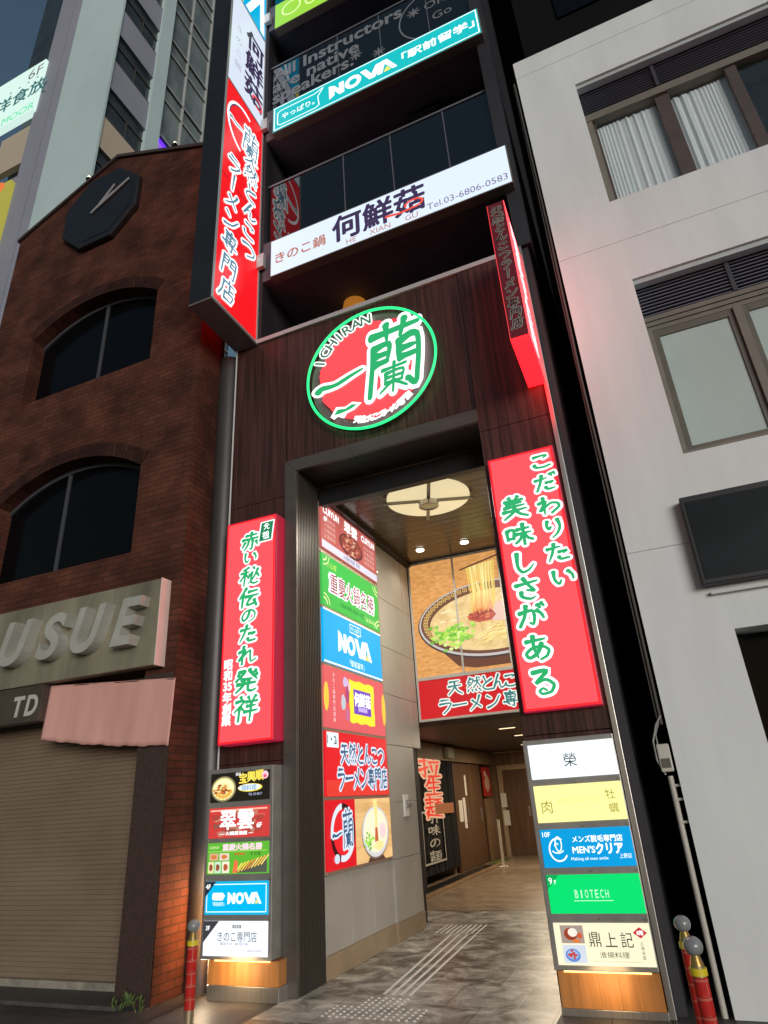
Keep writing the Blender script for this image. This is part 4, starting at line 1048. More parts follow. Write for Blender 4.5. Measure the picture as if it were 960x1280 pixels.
mb = MB(); mb.box(-21.5, -17.5, 4.0, 4.25, 26.85, 30.05); finish('box', mb, lit((218, 246, 236), 0.85), t, bevel=0.02)
A = front(0, 4.0, 0)
gl_ = lit((52, 104, 104), 0.9)
A.text('6F', -17.95, 29.5, 0.9, lit((110, 110, 110), 0.8), 1)
A.text('洋食放', -18.55, 28.35, 0.95, gl_, 1, bold=0.02)
A.text('MOOR', -18.4, 27.15, 0.6, lit((120, 215, 170)), 1, bold=0.02)
A.text('・・・・', -18.5, 29.0, 0.5, gl_, 1)
A.build('lettering', t)
t = thing('yellow_sign', 'yellow lit sign low on the tower left edge', 'sign', (-18.3, 4.0, 22.6))
mb = MB(); mb.box(-21.5, -17.62, 3.95, 4.2, 18.5, 22.9); finish('box', mb, lit((196, 190, 84), 0.55), t, bevel=0.02)
A = front(0, 3.95, 0); A.ell(-18.4, 22.7, 0.5, 0.35, lit((226, 120, 60), 0.9), 1); A.build('print', t)

# ================================================================== SIGNS
def lightbox(t, x0, x1, yf, yb, z0, z1, face, housing, fw=0.012, fname='face'):
    mb = MB(); mb.box(x0, x1, yf + 0.004, yb, z0, z1); finish('housing', mb, housing, t, bevel=0.006)
    mb = MB(); mb.box(x0 + fw, x1 - fw, yf, yf + 0.0035, z0 + fw, z1 - fw)
    f = finish(fname, mb, face, t)
    if face is RED:                                     # lamp falloff towards the face edge, put in as deeper red strips
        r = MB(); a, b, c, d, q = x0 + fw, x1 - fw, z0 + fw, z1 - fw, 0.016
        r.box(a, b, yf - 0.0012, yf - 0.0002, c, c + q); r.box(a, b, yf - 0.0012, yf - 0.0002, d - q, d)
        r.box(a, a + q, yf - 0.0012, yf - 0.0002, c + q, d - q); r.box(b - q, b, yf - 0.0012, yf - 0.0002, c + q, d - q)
        finish('rim', r, mat('deep_red_falloff', (0.2, 0.01, 0.01), 0.35, emit=(0.92, 0.010, 0.018), es=1.0), t)
    return f

# --- big red sign right
t = thing('lit_sign', 'large glowing red vertical sign with two columns of green brush lettering on the right pilaster', 'sign', (-0.78, -0.12, 2.13))
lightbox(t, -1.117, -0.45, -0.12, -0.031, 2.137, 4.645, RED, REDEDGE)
A = front(0, -0.12, 0)
Wd, Hh = 0.667, 2.508
def at(fx, fy): return -1.117 + fx * Wd, 4.645 - fy * Hh
for i, ch in enumerate('こだわりたい'):
    x, z = at(0.795 + 0.01 * (i % 2), 0.062 + 0.0965 * i); A.brush(ch, x, z, 0.205, GREEN, WHITE, 0.10, w=0.24, wt=0.165)
A.build('lettering', t); A = front(0, -0.12, 0)
for ch, fy in zip('美味しさがある', (0.235, 0.35, 0.465, 0.565, 0.67, 0.785, 0.905)):
    x, z = at(0.30, fy); A.brush(ch, x, z, 0.24, GREEN, WHITE, 0.095, w=0.27, wt=0.165)
A.build('lettering', t)
# --- red sign left
t = thing('lit_sign', 'glowing red vertical sign with one column of green brush lettering left of the portal', 'sign', (-3.93, -0.2, 2.13))
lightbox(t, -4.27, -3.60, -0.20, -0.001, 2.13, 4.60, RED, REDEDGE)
A = front(0, -0.20, 0)
Wd, Hh = 0.67, 2.47
def at(fx, fy): return -4.27 + fx * Wd, 4.60 - fy * Hh
for ch, fy, h in zip('赤い秘伝のたれ発祥', (0.115, 0.195, 0.285, 0.385, 0.468, 0.55, 0.642, 0.75, 0.865), (0.23, 0.18, 0.24, 0.24, 0.19, 0.22, 0.22, 0.26, 0.27)):
    x, z = at(0.51, fy); A.brush(ch, x, z, h, GREEN, WHITE, 0.085, w=h * 1.15, wt=0.165, slant=0.12)
for ch, fy in zip(('昭', '和', '35', '年', '創', '業'), (0.672, 0.718, 0.764, 0.81, 0.856, 0.902)):
    x, z = at(0.155, fy); A.text(ch, x, z, 0.115, WHITE, 2, bold=0.045, w=None)
c0, c1 = at(0.69, 0.032), at(0.97, 0.132)
A.poly([(c0[0] + 0.01, c0[1]), (c1[0] + 0.012, c0[1] + 0.005), (c1[0] - 0.02, c1[1]), (c0[0] - 0.025, c1[1] - 0.005)], WHITE, 3)
A.poly([(c0[0] + 0.025, c0[1] - 0.014), (c1[0] - 0.004, c0[1] - 0.01), (c1[0] - 0.032, c1[1] + 0.014), (c0[0] - 0.006, c1[1] + 0.01)], lit((38, 132, 88), 0.9), 4)
A.brush('元', (c0[0] + c1[0]) / 2 + 0.003, c0[1] - 0.065, 0.085, WHITE, layer=5, wt=0.16); A.brush('祖', (c0[0] + c1[0]) / 2 - 0.008, c0[1] - 0.175, 0.095, WHITE, layer=5, wt=0.16)
A.build('lettering', t)

# --- round neon logo
LX, LZ, LR = -2.37, 6.30, 0.845
t = thing('logo_sign', 'round neon sign with green ring, red disc and white edged brush characters over the portal', 'sign', (LX, -0.02, LZ))
mb = MB()
mb.prism([(LX + 0.82 * math.cos(2 * PI * k / 64), LZ + 0.82 * math.sin(2 * PI * k / 64)) for k in range(64)], -0.045, -0.001)
finish('backing_disc', mb, mat('logo_backing', (0.16, 0.13, 0.13), 0.4), t)
rnd = random.Random(5)
mb = MB()
mb.prism([(LX - 0.01 + (0.695 + rnd.uniform(-0.018, 0.012)) * math.cos(2 * PI * k / 110), LZ + (0.69 + rnd.uniform(-0.018, 0.012)) * math.sin(2 * PI * k / 110)) for k in range(110)], -0.075, -0.046)
finish('red_disc', mb, lit((246, 78, 84), 1.0), t)
mb = MB()
vs = []; fs = []; n = 96; sg = 8
for k in range(n):
    a = 2 * PI * k / n
    for j in range(sg):
        b = 2 * PI * j / sg; r = LR + 0.017 * math.cos(b)
        vs.append((LX + r * math.cos(a), -0.105 + 0.017 * math.sin(b), LZ + r * math.sin(a)))
for k in range(n):
    for j in range(sg): fs.append((k * sg + j, k * sg + (j + 1) % sg, ((k + 1) % n) * sg + (j + 1) % sg, ((k + 1) % n) * sg + j))
mb.add(vs, fs); finish('neon_ring', mb, mat('green_neon', (0.02, 0.1, 0.05), 0.4, emit=(0.012, 0.55, 0.15), es=2.2), t, smooth=True)
mb = MB()
for k in range(8):
    a = PI * k / 4 + 0.2; mb.tube([(LX + LR * math.cos(a), -0.10, LZ + LR * math.sin(a)), (LX + LR * 0.99 * math.cos(a), -0.002, LZ + LR * 0.99 * math.sin(a))], 0.008, 6)
finish('ring_standoff', mb, black_metal, t)
A = front(0, -0.085, 0)
rb = lit((246, 60, 70), 0.9)
for k in range(16):                                    # small red leaf flourishes round the rim
    a = R(rnd.choice([60, 75, 85, 15, 30, 225, 235, 248])) + rnd.uniform(-0.15, 0.15); r = rnd.uniform(0.66, 0.76)
    A.ell(LX + r * math.cos(a), LZ + r * math.sin(a), rnd.uniform(0.02, 0.05), rnd.uniform(0.015, 0.03), rb, 0, 9, 0.3)
A.brush('蘭', -2.05, 6.36, 1.00, GREEN, WHITE, 0.06, 3, w=0.76, wt=0.145, slant=0.10, thin=(11, 0.5))
A.brush('一', -2.77, 6.22, 0.55, GREEN, WHITE, 0.075, 2, w=0.66, wt=0.15, rot=6)
for i, ch in enumerate('ICHIRAN'):
    a = 157 - 10.6 * i - (2 if i else 0)
    x, z = LX + 0.735 * math.cos(R(a)), LZ + 0.735 * math.sin(R(a))
    A.text(ch, x, z, 0.21, WHITE, 1, bold=0.11, rot=a - 90); A.text(ch, x, z, 0.21, lit((70, 120, 90), 0.8), 2, bold=0.015, rot=a - 90)
for i, ch in enumerate('天然とんこつラーメン専門店'):
    a = 254 + 4.6 * i
    x, z = LX + 0.715 * math.cos(R(a)), LZ + 0.715 * math.sin(R(a))
    A.text(ch, x, z, 0.095, WHITE, 1, bold=0.10, rot=a + 90)
A.poly([(-2.92, 5.75), (-2.84, 5.87), (-2.72, 5.84), (-2.62, 5.88), (-2.50, 5.83), (-2.60, 5.76), (-2.70, 5.74), (-2.74, 5.68), (-2.82, 5.73), (-2.87, 5.70)], WHITE, 1)
A.poly([(-2.87, 5.765), (-2.82, 5.83), (-2.72, 5.81), (-2.63, 5.845), (-2.56, 5.825), (-2.64, 5.785), (-2.75, 5.765), (-2.80, 5.76)], GREEN, 2)
A.build('lettering', t)

# --- mushroom hotpot shop sign
t = thing('shop_sign', 'long white lit sign with dark blocky characters and a red swirl below the lower balcony', 'sign', (-2.04, -0.15, 8.3))
lightbox(t, -3.78, -0.30, -0.15, -0.002, 8.32, 9.0, lit((214, 228, 244), 1.0), mat('sign_case_bronze', (0.20, 0.17, 0.14), 0.45, metal=0.4), 0.014)
A = front(-3.78, -0.15, 8.32)
BRN = lit((178, 112, 92), 0.95)
A.text('きのこ鍋', 0.49, 0.30, 0.215, BRN, 1, bold=0.02, w=0.80)
DK = lit((58, 46, 78), 1.0)
A.text('何鮮菇', 1.68, 0.385, 0.50, DK, 1, bold=0.028, w=1.34)
A.ring(2.20, 0.30, 0.135, 0.085, 0.032, lit((236, 84, 66), 1.0), 2, -110, 200)
A.poly([(1.78, 0.23), (2.0, 0.20), (2.16, 0.21), (2.16, 0.245), (2.0, 0.235), (1.80, 0.27)], lit((236, 84, 66), 1.0), 2)
for s_, x in (('HE', 1.28), ('XIAN', 1.70), ('GU', 2.15)): A.text(s_, x, 0.085, 0.13, BRN, 1)
A.text('Tel.03-6806-0583', 2.90, 0.13, 0.155, lit((120, 108, 140), 0.95), 1, w=1.06)
A.build('lettering', t)

# --- language school sign
TQ = lit((22, 182, 186), 1.0)
t = thing('shop_sign', 'long turquoise lit sign with white border and angular capitals below the upper balcony', 'sign', (-2.04, -0.15, 11.3))
lightbox(t, -3.79, -0.30, -0.15, -0.002, 11.39, 12.0, TQ, MATS['sign_case_bronze'], 0.014)
A = front(-3.79, -0.15, 11.39)
A.frame(0.03, 3.46, 0.03, 0.58, 0.016, WHITE, 1)
bub = [(0.10, 0.15), (0.10, 0.42), (0.16, 0.46), (0.78, 0.46), (0.94, 0.52), (0.84, 0.36), (0.86, 0.15), (0.80, 0.11), (0.16, 0.11)]
for (a, b) in zip(bub, bub[1:] + bub[:1]):
    dx, dz = b[0] - a[0], b[1] - a[1]; l = math.hypot(dx, dz); nx, nz = -dz / l * 0.008, dx / l * 0.008
    A.poly([(a[0] - nx, a[1] - nz), (b[0] - nx, b[1] - nz), (b[0] + nx, b[1] + nz), (a[0] + nx, a[1] + nz)], WHITE, 1)
A.text('やっぱり。', 0.48, 0.29, 0.15, WHITE, 1, bold=0.01, w=0.60)
A.nova(1.62, 0.30, 1.16, WHITE, YELL, 1)
A.text('「駅前留学」', 2.84, 0.31, 0.20, WHITE, 1, bold=0.025, w=1.12)
A.build('lettering', t)
t = thing('shop_sign', 'yellow green lit sign at the very top of the narrow building', 'sign', (-2.04, -0.15, 14.2))
lightbox(t, -3.79, -0.30, -0.15, -0.002, 14.22, 14.95, lit((150, 206, 58), 1.0), MATS['sign_case_bronze'], 0.014)
A = front(-3.79, -0.15, 14.22); A.ring(0.35, 0.4, 0.2, 0.2, 0.03, lit((226, 244, 170)), 1); A.ring(0.75, 0.35, 0.12, 0.16, 0.03, lit((226, 244, 170)), 1); A.build('print', t)

# --- tall projecting blade sign left
t = thing('blade_sign', 'tall projecting blade sign of stacked lit red, white and blue panels on the left corner', 'sign', (-4.22, -0.5, 7.32))
mb = MB(); mb.box(-4.40, -4.062, -1.03, -0.01, 7.345, 17.5); finish('housing', mb, black_metal, t, bevel=0.01)
mb = MB(); mb.box(-4.40, -4.05, -1.03, -0.01, 7.32, 7.344); finish('bottom_plate', mb, mat('blade_bottom_metal', (0.22, 0.20, 0.20), 0.45, metal=0.3), t, bevel=0.004)
mb = MB(); mb.box(-4.0615, -4.045, -1.03, -0.995, 7.345, 17.5); mb.box(-4.0615, -4.045, -0.045, -0.01, 7.345, 17.5)
for z in (7.345, 11.755, 14.19): mb.box(-4.0613, -4.046, -0.994, -0.046, z, z + 0.03)
finish('frame', mb, mat('pale_sign_frame', (0.55, 0.56, 0.55), 0.35, metal=0.4), t, bevel=0.003)
mb = MB(); mb.box(-4.408, -4.4005, -0.994, -0.046, 7.376, 11.754); finish('red_panel', mb, mat('vivid_red_panel', (0.2, 0.01, 0.01), 0.3, emit=(0.80, 0.006, 0.012), es=1.0), t)
for nm, z0, z1, m in (('red_panel', 7.376, 11.754, mat('vivid_red_panel', (0.2, 0.01, 0.01), 0.3, emit=(0.80, 0.006, 0.012), es=1.0)), ('white_panel', 11.786, 14.189, lit((206, 216, 232), 1.0)), ('blue_panel', 14.221, 17.5, lit((0, 168, 216), 1.0))):
    mb = MB(); mb.box(-4.061, -4.054, -0.994, -0.046, z0, z1); finish(nm, mb, m, t)
mb = MB()
for z in (9.68,): mb.box(-4.0539, -4.0525, -0.994, -0.046, z, z + 0.012)
finish('panel_seam', mb, mat('seam_dark_red', (0.12, 0.005, 0.01), 0.5), t)
for z in (8.66, 11.7, 14.7):
    mb = MB(); mb.box(-4.06, -3.93, -0.10, -0.03, z, z + 0.25); finish('bracket', mb, MATS['pale_sign_frame'], t, bevel=0.004)
A = side(-4.054, 0, 0)
BG = lit((96, 136, 158), 0.9)
BLZ1 = (10.69, 10.36, 9.97, 9.58, 9.19, 8.80)
BLZ2 = (10.09, 9.72, 9.35, 8.95, 8.55, 8.10, 7.68)
for ch, z in zip('天然とんこつ', BLZ1): A.brush(ch, -0.31, z, 0.40, BG, WHITE, 0.085, w=0.36, wt=0.12, slant=0.15)
for ch, z in zip('ラーメン専門店', BLZ2): A.brush(ch, -0.73, z, 0.40, BG, WHITE, 0.085, w=0.36, wt=0.12, slant=0.15)
A.brush('蘭', -0.36, 11.02, 0.62, BG, WHITE, 0.07, 3, w=0.42, wt=0.10, slant=0.1)
A.brush('一', -0.72, 11.02, 0.36, BG, WHITE, 0.08, 3, w=0.36, wt=0.14)
A.ring(-0.53, 11.05, 0.43, 0.52, 0.05, WHITE, 1, 70, 260); A.ring(-0.53, 11.05, 0.39, 0.47, 0.022, lit((60, 60, 90), 0.9), 2, 100, 215)
for ch, z in zip('何鮮菇', (13.55, 12.95, 12.35)): A.text(ch, -0.33, z, 0.58, DK, 1, bold=0.03, w=0.50)
A.ring(-0.22, 12.20, 0.15, 0.13, 0.04, lit((236, 74, 74), 1.0), 2, -110, 190)
for i, ch in enumerate('きのこ鍋'): A.text(ch, -0.78, 13.35 - 0.32 * i, 0.18, lit((170, 160, 190), 0.9), 1)
A.poly([(-0.65, 14.3), (-0.25, 15.4), (-0.12, 15.4), (-0.52, 14.3)], WHITE, 1); A.poly([(-0.25, 15.4), (-0.12, 15.4), (-0.08, 14.3), (-0.2, 14.3)], WHITE, 1)
A.poly([(-0.98, 14.24), (-0.72, 14.24), (-0.98, 14.75)], YELL, 1)
A.build('lettering', t)

# --- small blade sign right
t = thing('blade_sign', 'slim red projecting blade sign with grey brush column on the right pilaster', 'sign', (-0.49, -0.5, 5.43))
mb = MB(); mb.box(-0.58, -0.404, -0.876, -0.032, 5.45, 7.25); finish('housing', mb, mat('dull_red_paint', (0.16, 0.008, 0.016), 0.45), t, bevel=0.004)
mb = MB(); mb.box(-0.58, -0.40, -0.88, -0.032, 5.43, 5.449); finish('lit_bottom', mb, mat('red_lit_bottom', (0.2, 0.01, 0.01), 0.4, emit=(0.80, 0.0035, 0.006), es=8.0), t)
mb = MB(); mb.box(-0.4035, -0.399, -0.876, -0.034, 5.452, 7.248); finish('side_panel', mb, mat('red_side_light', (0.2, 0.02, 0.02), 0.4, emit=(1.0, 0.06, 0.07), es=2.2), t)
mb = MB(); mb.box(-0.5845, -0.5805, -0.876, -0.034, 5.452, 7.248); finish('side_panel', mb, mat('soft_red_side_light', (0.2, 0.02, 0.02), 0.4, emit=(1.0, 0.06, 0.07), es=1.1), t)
A = front(-0.49, -0.877, 0)
gy = mat('grey_brush_paint', (0.42, 0.42, 0.37), 0.4, metal=0.2)
dk_ = mat('dark_brush_core', (0.07, 0.012, 0.016), 0.5)
tx = '天然とんこつラーメン専門店'
for i, ch in enumerate(tx): A.brush(ch, 0, 7.14 - i * 0.1275, 0.125, dk_, gy, 0.06, 0, w=0.125, wt=0.12, slant=0.15)
A.build('front_lettering', t)
A = side(-0.399, 0, 0)
for i, ch in enumerate(tx): A.brush(ch, -0.46, 7.12 - i * 0.125, 0.13, lit((255, 190, 200)), WHITE, 0.08, 0, w=0.42, wt=0.14)
A.build('side_lettering', t)

# --- directory cabinets
def cabinet_panel(t, x0, x1, yf, z0, z1, face, name='sign_panel'):
    mb = MB(); mb.box(x0, x1, yf - 0.006, yf - 0.0005, z0, z1)
    return finish(name, mb, face, t, bevel=0.003)
# left
t = thing('sign_cabinet', 'grey cabinet of five lit shop panels on an orange wood base left of the portal', 'sign', (-3.97, -0.1, 0))
mb = MB(); mb.box(-4.36, -3.60, -0.19, -0.001, 0.305, 1.905); finish('housing', mb, cab_metal, t, bevel=0.006)
for z in (0.61, 0.925, 1.255, 1.57):
    for x in (-3.632, -4.35):
        mb = MB(); mb.box(x, x + 0.026, -0.1965, -0.1905, z, z + 0.015); finish('clip', mb, silver, t)
mb = MB()
for k in range(5): mb.box(-4.28 + 0.148 * k, -4.28 + 0.148 * k + 0.1465, -0.165, -0.002, 0.115, 0.30)
finish('wood_base', mb, wood_orange, t)
mb = MB(); mb.box(-4.28, -3.53, -0.175, -0.001, 0.0, 0.113); finish('plinth', mb, silver, t, bevel=0.003)
mb = MB(); mb.box(-4.2, -3.62, -0.186, -0.172, 0.2945, 0.304); finish('base_light', mb, lit((255, 196, 120), 3.0, 'warm_strip'), t)
lamp('base_strip_light', 'AREA', (-3.95, -0.34, 0.24), 1.6, 0.3, (1.0, 0.66, 0.33), t, (R(58), 0, 0))
mb = MB(); mb.box(-4.376, -4.361, -0.16, -0.06, 0.31, 0.85); finish('added_side_glow', mb, lit((255, 190, 110), 2.0, 'added_warm_glow'), t)  # added glowing strip, there to warm the brick corner
lamp('added_brick_light', 'AREA', (-4.384, -0.11, 0.62), 36.0, (0.8, 0.06), (1.0, 0.76, 0.5), t, (0, R(-90), 0))  # added light for the orange glow on the lower brick side
X0, X1 = -4.325, -3.633
def pan(z0, z1, face): 
    p_ = cabinet_panel(t, X0, X1, -0.191, z0, z1, face)
    return p_, Art((X0, -0.197, z0), FX, FZ, FN), X1 - X0, z1 - z0
p_, A, W_, H_ = pan(1.60, 1.865, lit((34, 30, 24), 0.9))
A.ell(0.16, 0.12, 0.145, 0.115, lit((150, 140, 104), 0.9), 1); A.ell(0.16, 0.12, 0.128, 0.10, lit((240, 230, 160)), 2)
rnd = random.Random(2)
for k in range(16):
    a = k * 2 * PI / 16; A.ell(0.16 + 0.095 * math.cos(a), 0.12 + 0.072 * math.sin(a), 0.02, 0.02, lit((250, 238, 186)) if k < 10 else lit((226, 176, 80)), 3, 10)
for k in range(18): A.ell(0.16 + rnd.gauss(0, 0.028), 0.115 + rnd.gauss(0, 0.022), 0.022, 0.012, lit(rnd.choice([(190, 112, 50), (150, 70, 30), (214, 150, 80)])), 4, 8, 0.2)
for i, ch in enumerate('宝興順'): A.text(ch, 0.385 + 0.095 * i, 0.205 + 0.008 * i, 0.10, YELL, 1, bold=0.03)
A.ell(0.47, 0.115, 0.14, 0.036, lit((250, 226, 60)), 1); A.ell(0.465, 0.117, 0.13, 0.030, lit((226, 236, 240)), 2); A.text('鍋料理', 0.46, 0.115, 0.055, lit((60, 130, 190)), 3, w=0.17)
A.text('TEL 03-5817', 0.53, 0.055, 0.03, lit((190, 200, 240)), 1); A.ell(0.64, 0.22, 0.038, 0.036, lit((250, 200, 210)), 1, 16); A.ell(0.64, 0.21, 0.02, 0.016, lit((230, 90, 110)), 2, 12)
A.text('麺麻', 0.33, 0.245, 0.032, WHITE, 1)
A.build('lettering', p_)
p_, A, W_, H_ = pan(1.283, 1.55, lit((204, 62, 60), 0.95))
for k in range(26): A.ell(0.07 + rnd.random() * 0.55, 0.03 + rnd.random() * 0.21, 0.05, 0.03, lit(rnd.choice([(176, 70, 62), (150, 84, 70), (196, 128, 110), (214, 96, 84)]), 0.9), 1, 9, 0.25)
A.text('翠雲', 0.33, 0.155, 0.185, WHITE, 3, bold=0.022, w=0.38); A.text('6F', 0.585, 0.10, 0.06, WHITE, 3, bold=0.03)
A.text('— 火鍋居酒屋 —', 0.33, 0.04, 0.035, WHITE, 3, bold=0.03, w=0.38); A.rect(0.02, 0.67, 0.235, 0.25, lit((250, 180, 160)), 2)
A.build('lettering', p_)
p_, A, W_, H_ = pan(0.98, 1.244, lit((92, 176, 52), 1.0))
A.text('重慶火鍋名勝', 0.40, 0.225, 0.058, lit((255, 214, 222)), 2, bold=0.045, w=0.44); A.rect(0.01, 0.67, 0.187, 0.192, lit((180, 220, 120)), 1)
A.text('cuiyun', 0.08, 0.225, 0.045, lit((216, 240, 170)), 1)
for (a, b, c_, d_, col) in ((0.03, 0.13, 0.115, 0.175, (208, 166, 130)), (0.145, 0.255, 0.115, 0.175, (222, 206, 190)), (0.02, 0.085, 0.01, 0.105, (226, 220, 170)), (0.095, 0.165, 0.01, 0.105, (196, 226, 196)), (0.178, 0.26, 0.01, 0.105, (236, 228, 206))):
    A.rect(a, b, c_, d_, lit(col), 1); A.ell((a + b) / 2, (c_ + d_) / 2, (b - a) * 0.32, (d_ - c_) * 0.3, lit(rnd.choice([(176, 90, 50), (206, 122, 60), (150, 76, 50)])), 2, 14, 0.1)
A.poly([(0.31, 0.01), (0.675, 0.01), (0.675, 0.15), (0.58, 0.125)], lit((90, 96, 84), 0.8), 1)
for k in range(9):
    x = 0.35 + k * 0.036; z = 0.035 + k * 0.008
    A.poly([(x - 0.03, z - 0.025), (x - 0.02, z - 0.03), (x + 0.06, z + 0.05), (x + 0.05, z + 0.058)], lit(rnd.choice([(244, 200, 80), (250, 224, 120), (226, 150, 60)])), 2)
A.poly([(0.30, 0.01), (0.345, 0.01), (0.36, 0.10), (0.32, 0.12)], lit((236, 110, 70)), 2)
for k in range(4): A.ell(0.33 + 0.03 * k, 0.165, 0.012, 0.009, lit((220, 60, 50)), 2, 8)
A.text('その味', 0.55, 0.165, 0.04, lit((40, 60, 30)), 2)
A.build('lettering', p_)
p_, A, W_, H_ = pan(0.654, 0.92, CYAN)
A.frame(0.018, W_ - 0.018, 0.02, H_ - 0.02, 0.006, WHITE, 1); A.poly([(0.0, H_), (0.0, H_ - 0.13), (0.12, H_)], lit((40, 48, 60), 0.8), 2); A.text('4F', 0.035, H_ - 0.04, 0.055, WHITE, 3, bold=0.02)
A.poly([(0.08, 0.13), (0.09, 0.175), (0.20, 0.175), (0.225, 0.15), (0.20, 0.115), (0.10, 0.115)], WHITE, 1); A.text('「駅前留学」', 0.155, 0.085, 0.034, WHITE, 1, w=0.13)
A.nova(0.44, 0.13, 0.37, WHITE, YELL, 1); A.build('lettering', p_)
p_, A, W_, H_ = pan(0.335, 0.605, lit((240, 246, 255), 1.0))
A.poly([(0.0, H_), (0.0, H_ - 0.17), (0.17, H_)], lit((70, 70, 76), 0.7), 1); A.text('3F', 0.05, H_ - 0.055, 0.05, WHITE, 2, bold=0.02)
A.text('きのこ専門店', 0.37, 0.15, 0.085, lit((70, 78, 84), 0.9), 1, w=0.42); A.rect(0.32, 0.41, 0.215, 0.24, lit((90, 90, 100), 0.8), 1)
A.text('何鮮菇', 0.365, 0.2275, 0.022, WHITE, 2, w=0.07); A.text('美味きのこ鍋 旬の味', 0.34, 0.095, 0.025, lit((90, 96, 110)), 1, w=0.30); A.text('Tel.03-6806-0583', 0.50, 0.045, 0.022, lit((110, 116, 130)), 1, w=0.25)
A.build('lettering', p_)

# right
t = thing('sign_cabinet', 'cabinet of five lit shop panels on an orange wood base below the right pilaster', 'sign', (-0.78, -0.08, 0))
mb = MB(); mb.box(-1.17, -0.425, -0.10, -0.031, 0.28, 1.91); finish('housing', mb, cab_metal, t, bevel=0.006)
for z in (0.60, 0.92, 1.235, 1.56):
    for x in (-1.163, -0.785, -0.452):
        mb = MB(); mb.box(x, x + 0.02, -0.1075, -0.1005, z, z + 0.015); finish('clip', mb, silver, t)
mb = MB()
for k in range(5): mb.box(-1.15 + 0.145 * k, -1.15 + 0.145 * k + 0.1435, -0.09, -0.031, 0.05, 0.276)
finish('wood_base', mb, wood_orange, t)
mb = MB(); mb.box(-1.16, -0.42, -0.095, -0.031, 0.0, 0.048); finish('plinth', mb, silver, t, bevel=0.003)
mb = MB(); mb.box(-1.1, -0.48, -0.0985, -0.091, 0.27, 0.2785); finish('base_light', mb, lit((255, 196, 120), 3.0, 'warm_strip'), t)
lamp('base_strip_light', 'AREA', (-0.78, -0.24, 0.22), 0.8, 0.3, (1.0, 0.66, 0.33), t, (R(62), 0, 0))
X0, X1 = -1.13, -0.432
def pan(z0, z1, face):
    p_ = cabinet_panel(t, X0, X1, -0.101, z0, z1, face)
    return p_, Art((X0, -0.107, z0), FX, FZ, FN), X1 - X0, z1 - z0
p_, A, W_, H_ = pan(1.60, 1.87, lit((240, 252, 255), 1.0))
A.text('榮', 0.335, 0.135, 0.115, lit((40, 44, 48), 0.9), 1, bold=0.0); A.build('lettering', p_)
p_, A, W_, H_ = pan(1.275, 1.55, lit((254, 249, 160), 1.0))
gd = lit((150, 140, 60), 0.9)
A.text('肉', 0.09, 0.115, 0.105, gd, 1); A.build('lettering', p_); A = Art((X0, -0.107, 1.275), FX, FZ, FN); A.text('牡', 0.60, 0.185, 0.08, gd, 1); A.text('蠣', 0.61, 0.085, 0.08, gd, 1); A.text('BARNYARD STYLE', 0.35, 0.155, 0.05, lit((232, 224, 132), 0.98), 1, w=0.34)
A.build('lettering', p_)
p_, A, W_, H_ = pan(0.955, 1.225, lit((0, 150, 212), 1.0))
A.text('10F', 0.05, 0.235, 0.05, WHITE, 1, bold=0.01); A.text('メンズ脱毛専門店', 0.44, 0.195, 0.05, WHITE, 1, bold=0.02, w=0.38); A.text("MEN'S", 0.325, 0.12, 0.065, WHITE, 1, bold=0.02, w=0.17); A.text('クリア', 0.52, 0.125, 0.085, WHITE, 1, bold=0.045, w=0.20)
A.text('Making all men smile', 0.36, 0.055, 0.03, WHITE, 1, w=0.28); A.text('上野店', 0.63, 0.07, 0.036, WHITE, 1, w=0.09)
A.ring(0.13, 0.125, 0.075, 0.085, 0.011, WHITE, 1, 60, 330); A.ring(0.135, 0.165, 0.028, 0.055, 0.008, WHITE, 1, 0, 360, 24); A.ring(0.125, 0.12, 0.045, 0.022, 0.008, WHITE, 1, 180, 360, 16); A.ring(0.12, 0.155, 0.018, 0.018, 0.008, WHITE, 1, 20, 200, 12)
A.build('lettering', p_)
p_, A, W_, H_ = pan(0.645, 0.905, lit((0, 214, 108), 1.0))
A.poly([(0, H_), (0, H_ - 0.10), (0.10, H_)], lit((0, 170, 86), 0.9), 1); A.text('9', 0.03, 0.22, 0.065, WHITE, 2); A.text('F', 0.066, 0.212, 0.042, WHITE, 2); A.build('floor_number', p_); A = Art((X0, -0.107, 0.645), FX, FZ, FN)
for i, ch in enumerate('BIOTECH'): A.text(ch, 0.215 + 0.038 * i, 0.13, 0.078, lit((206, 255, 222)), 1, w=0.024 if ch != 'I' else 0.008)
A.rect(0.19, 0.48, 0.083, 0.087, lit((206, 255, 222)), 1); A.build('lettering', p_)
p_, A, W_, H_ = pan(0.315, 0.585, lit((240, 234, 200), 1.0))
A.rect(0.05, 0.22, 0.14, 0.255, lit((170, 150, 140), 0.9), 1); A.ell(0.125, 0.20, 0.05, 0.04, lit((150, 60, 40)), 2, 20); A.ell(0.14, 0.21, 0.035, 0.028, lit((236, 226, 214)), 3, 20); A.ell(0.16, 0.155, 0.03, 0.012, lit((214, 120, 60)), 3, 12); A.ell(0.19, 0.19, 0.018, 0.02, lit((200, 90, 50)), 3, 12)
A.rect(0.05, 0.22, 0.015, 0.13, lit((206, 214, 226), 0.95), 1); A.ell(0.12, 0.065, 0.055, 0.042, lit((96, 132, 196)), 2, 20); A.ell(0.12, 0.07, 0.042, 0.03, lit((150, 176, 220)), 3, 20)
for k in range(9): A.ell(0.12 + rnd.gauss(0, 0.016), 0.07 + rnd.gauss(0, 0.009), 0.01, 0.008, lit((190, 60, 50)), 4, 8)
bkk = lit((52, 48, 44), 0.9)
for i, ch in enumerate('鼎上記'): A.text(ch, 0.295 + 0.115 * i, 0.165, 0.105, bkk, 1, w=0.085)
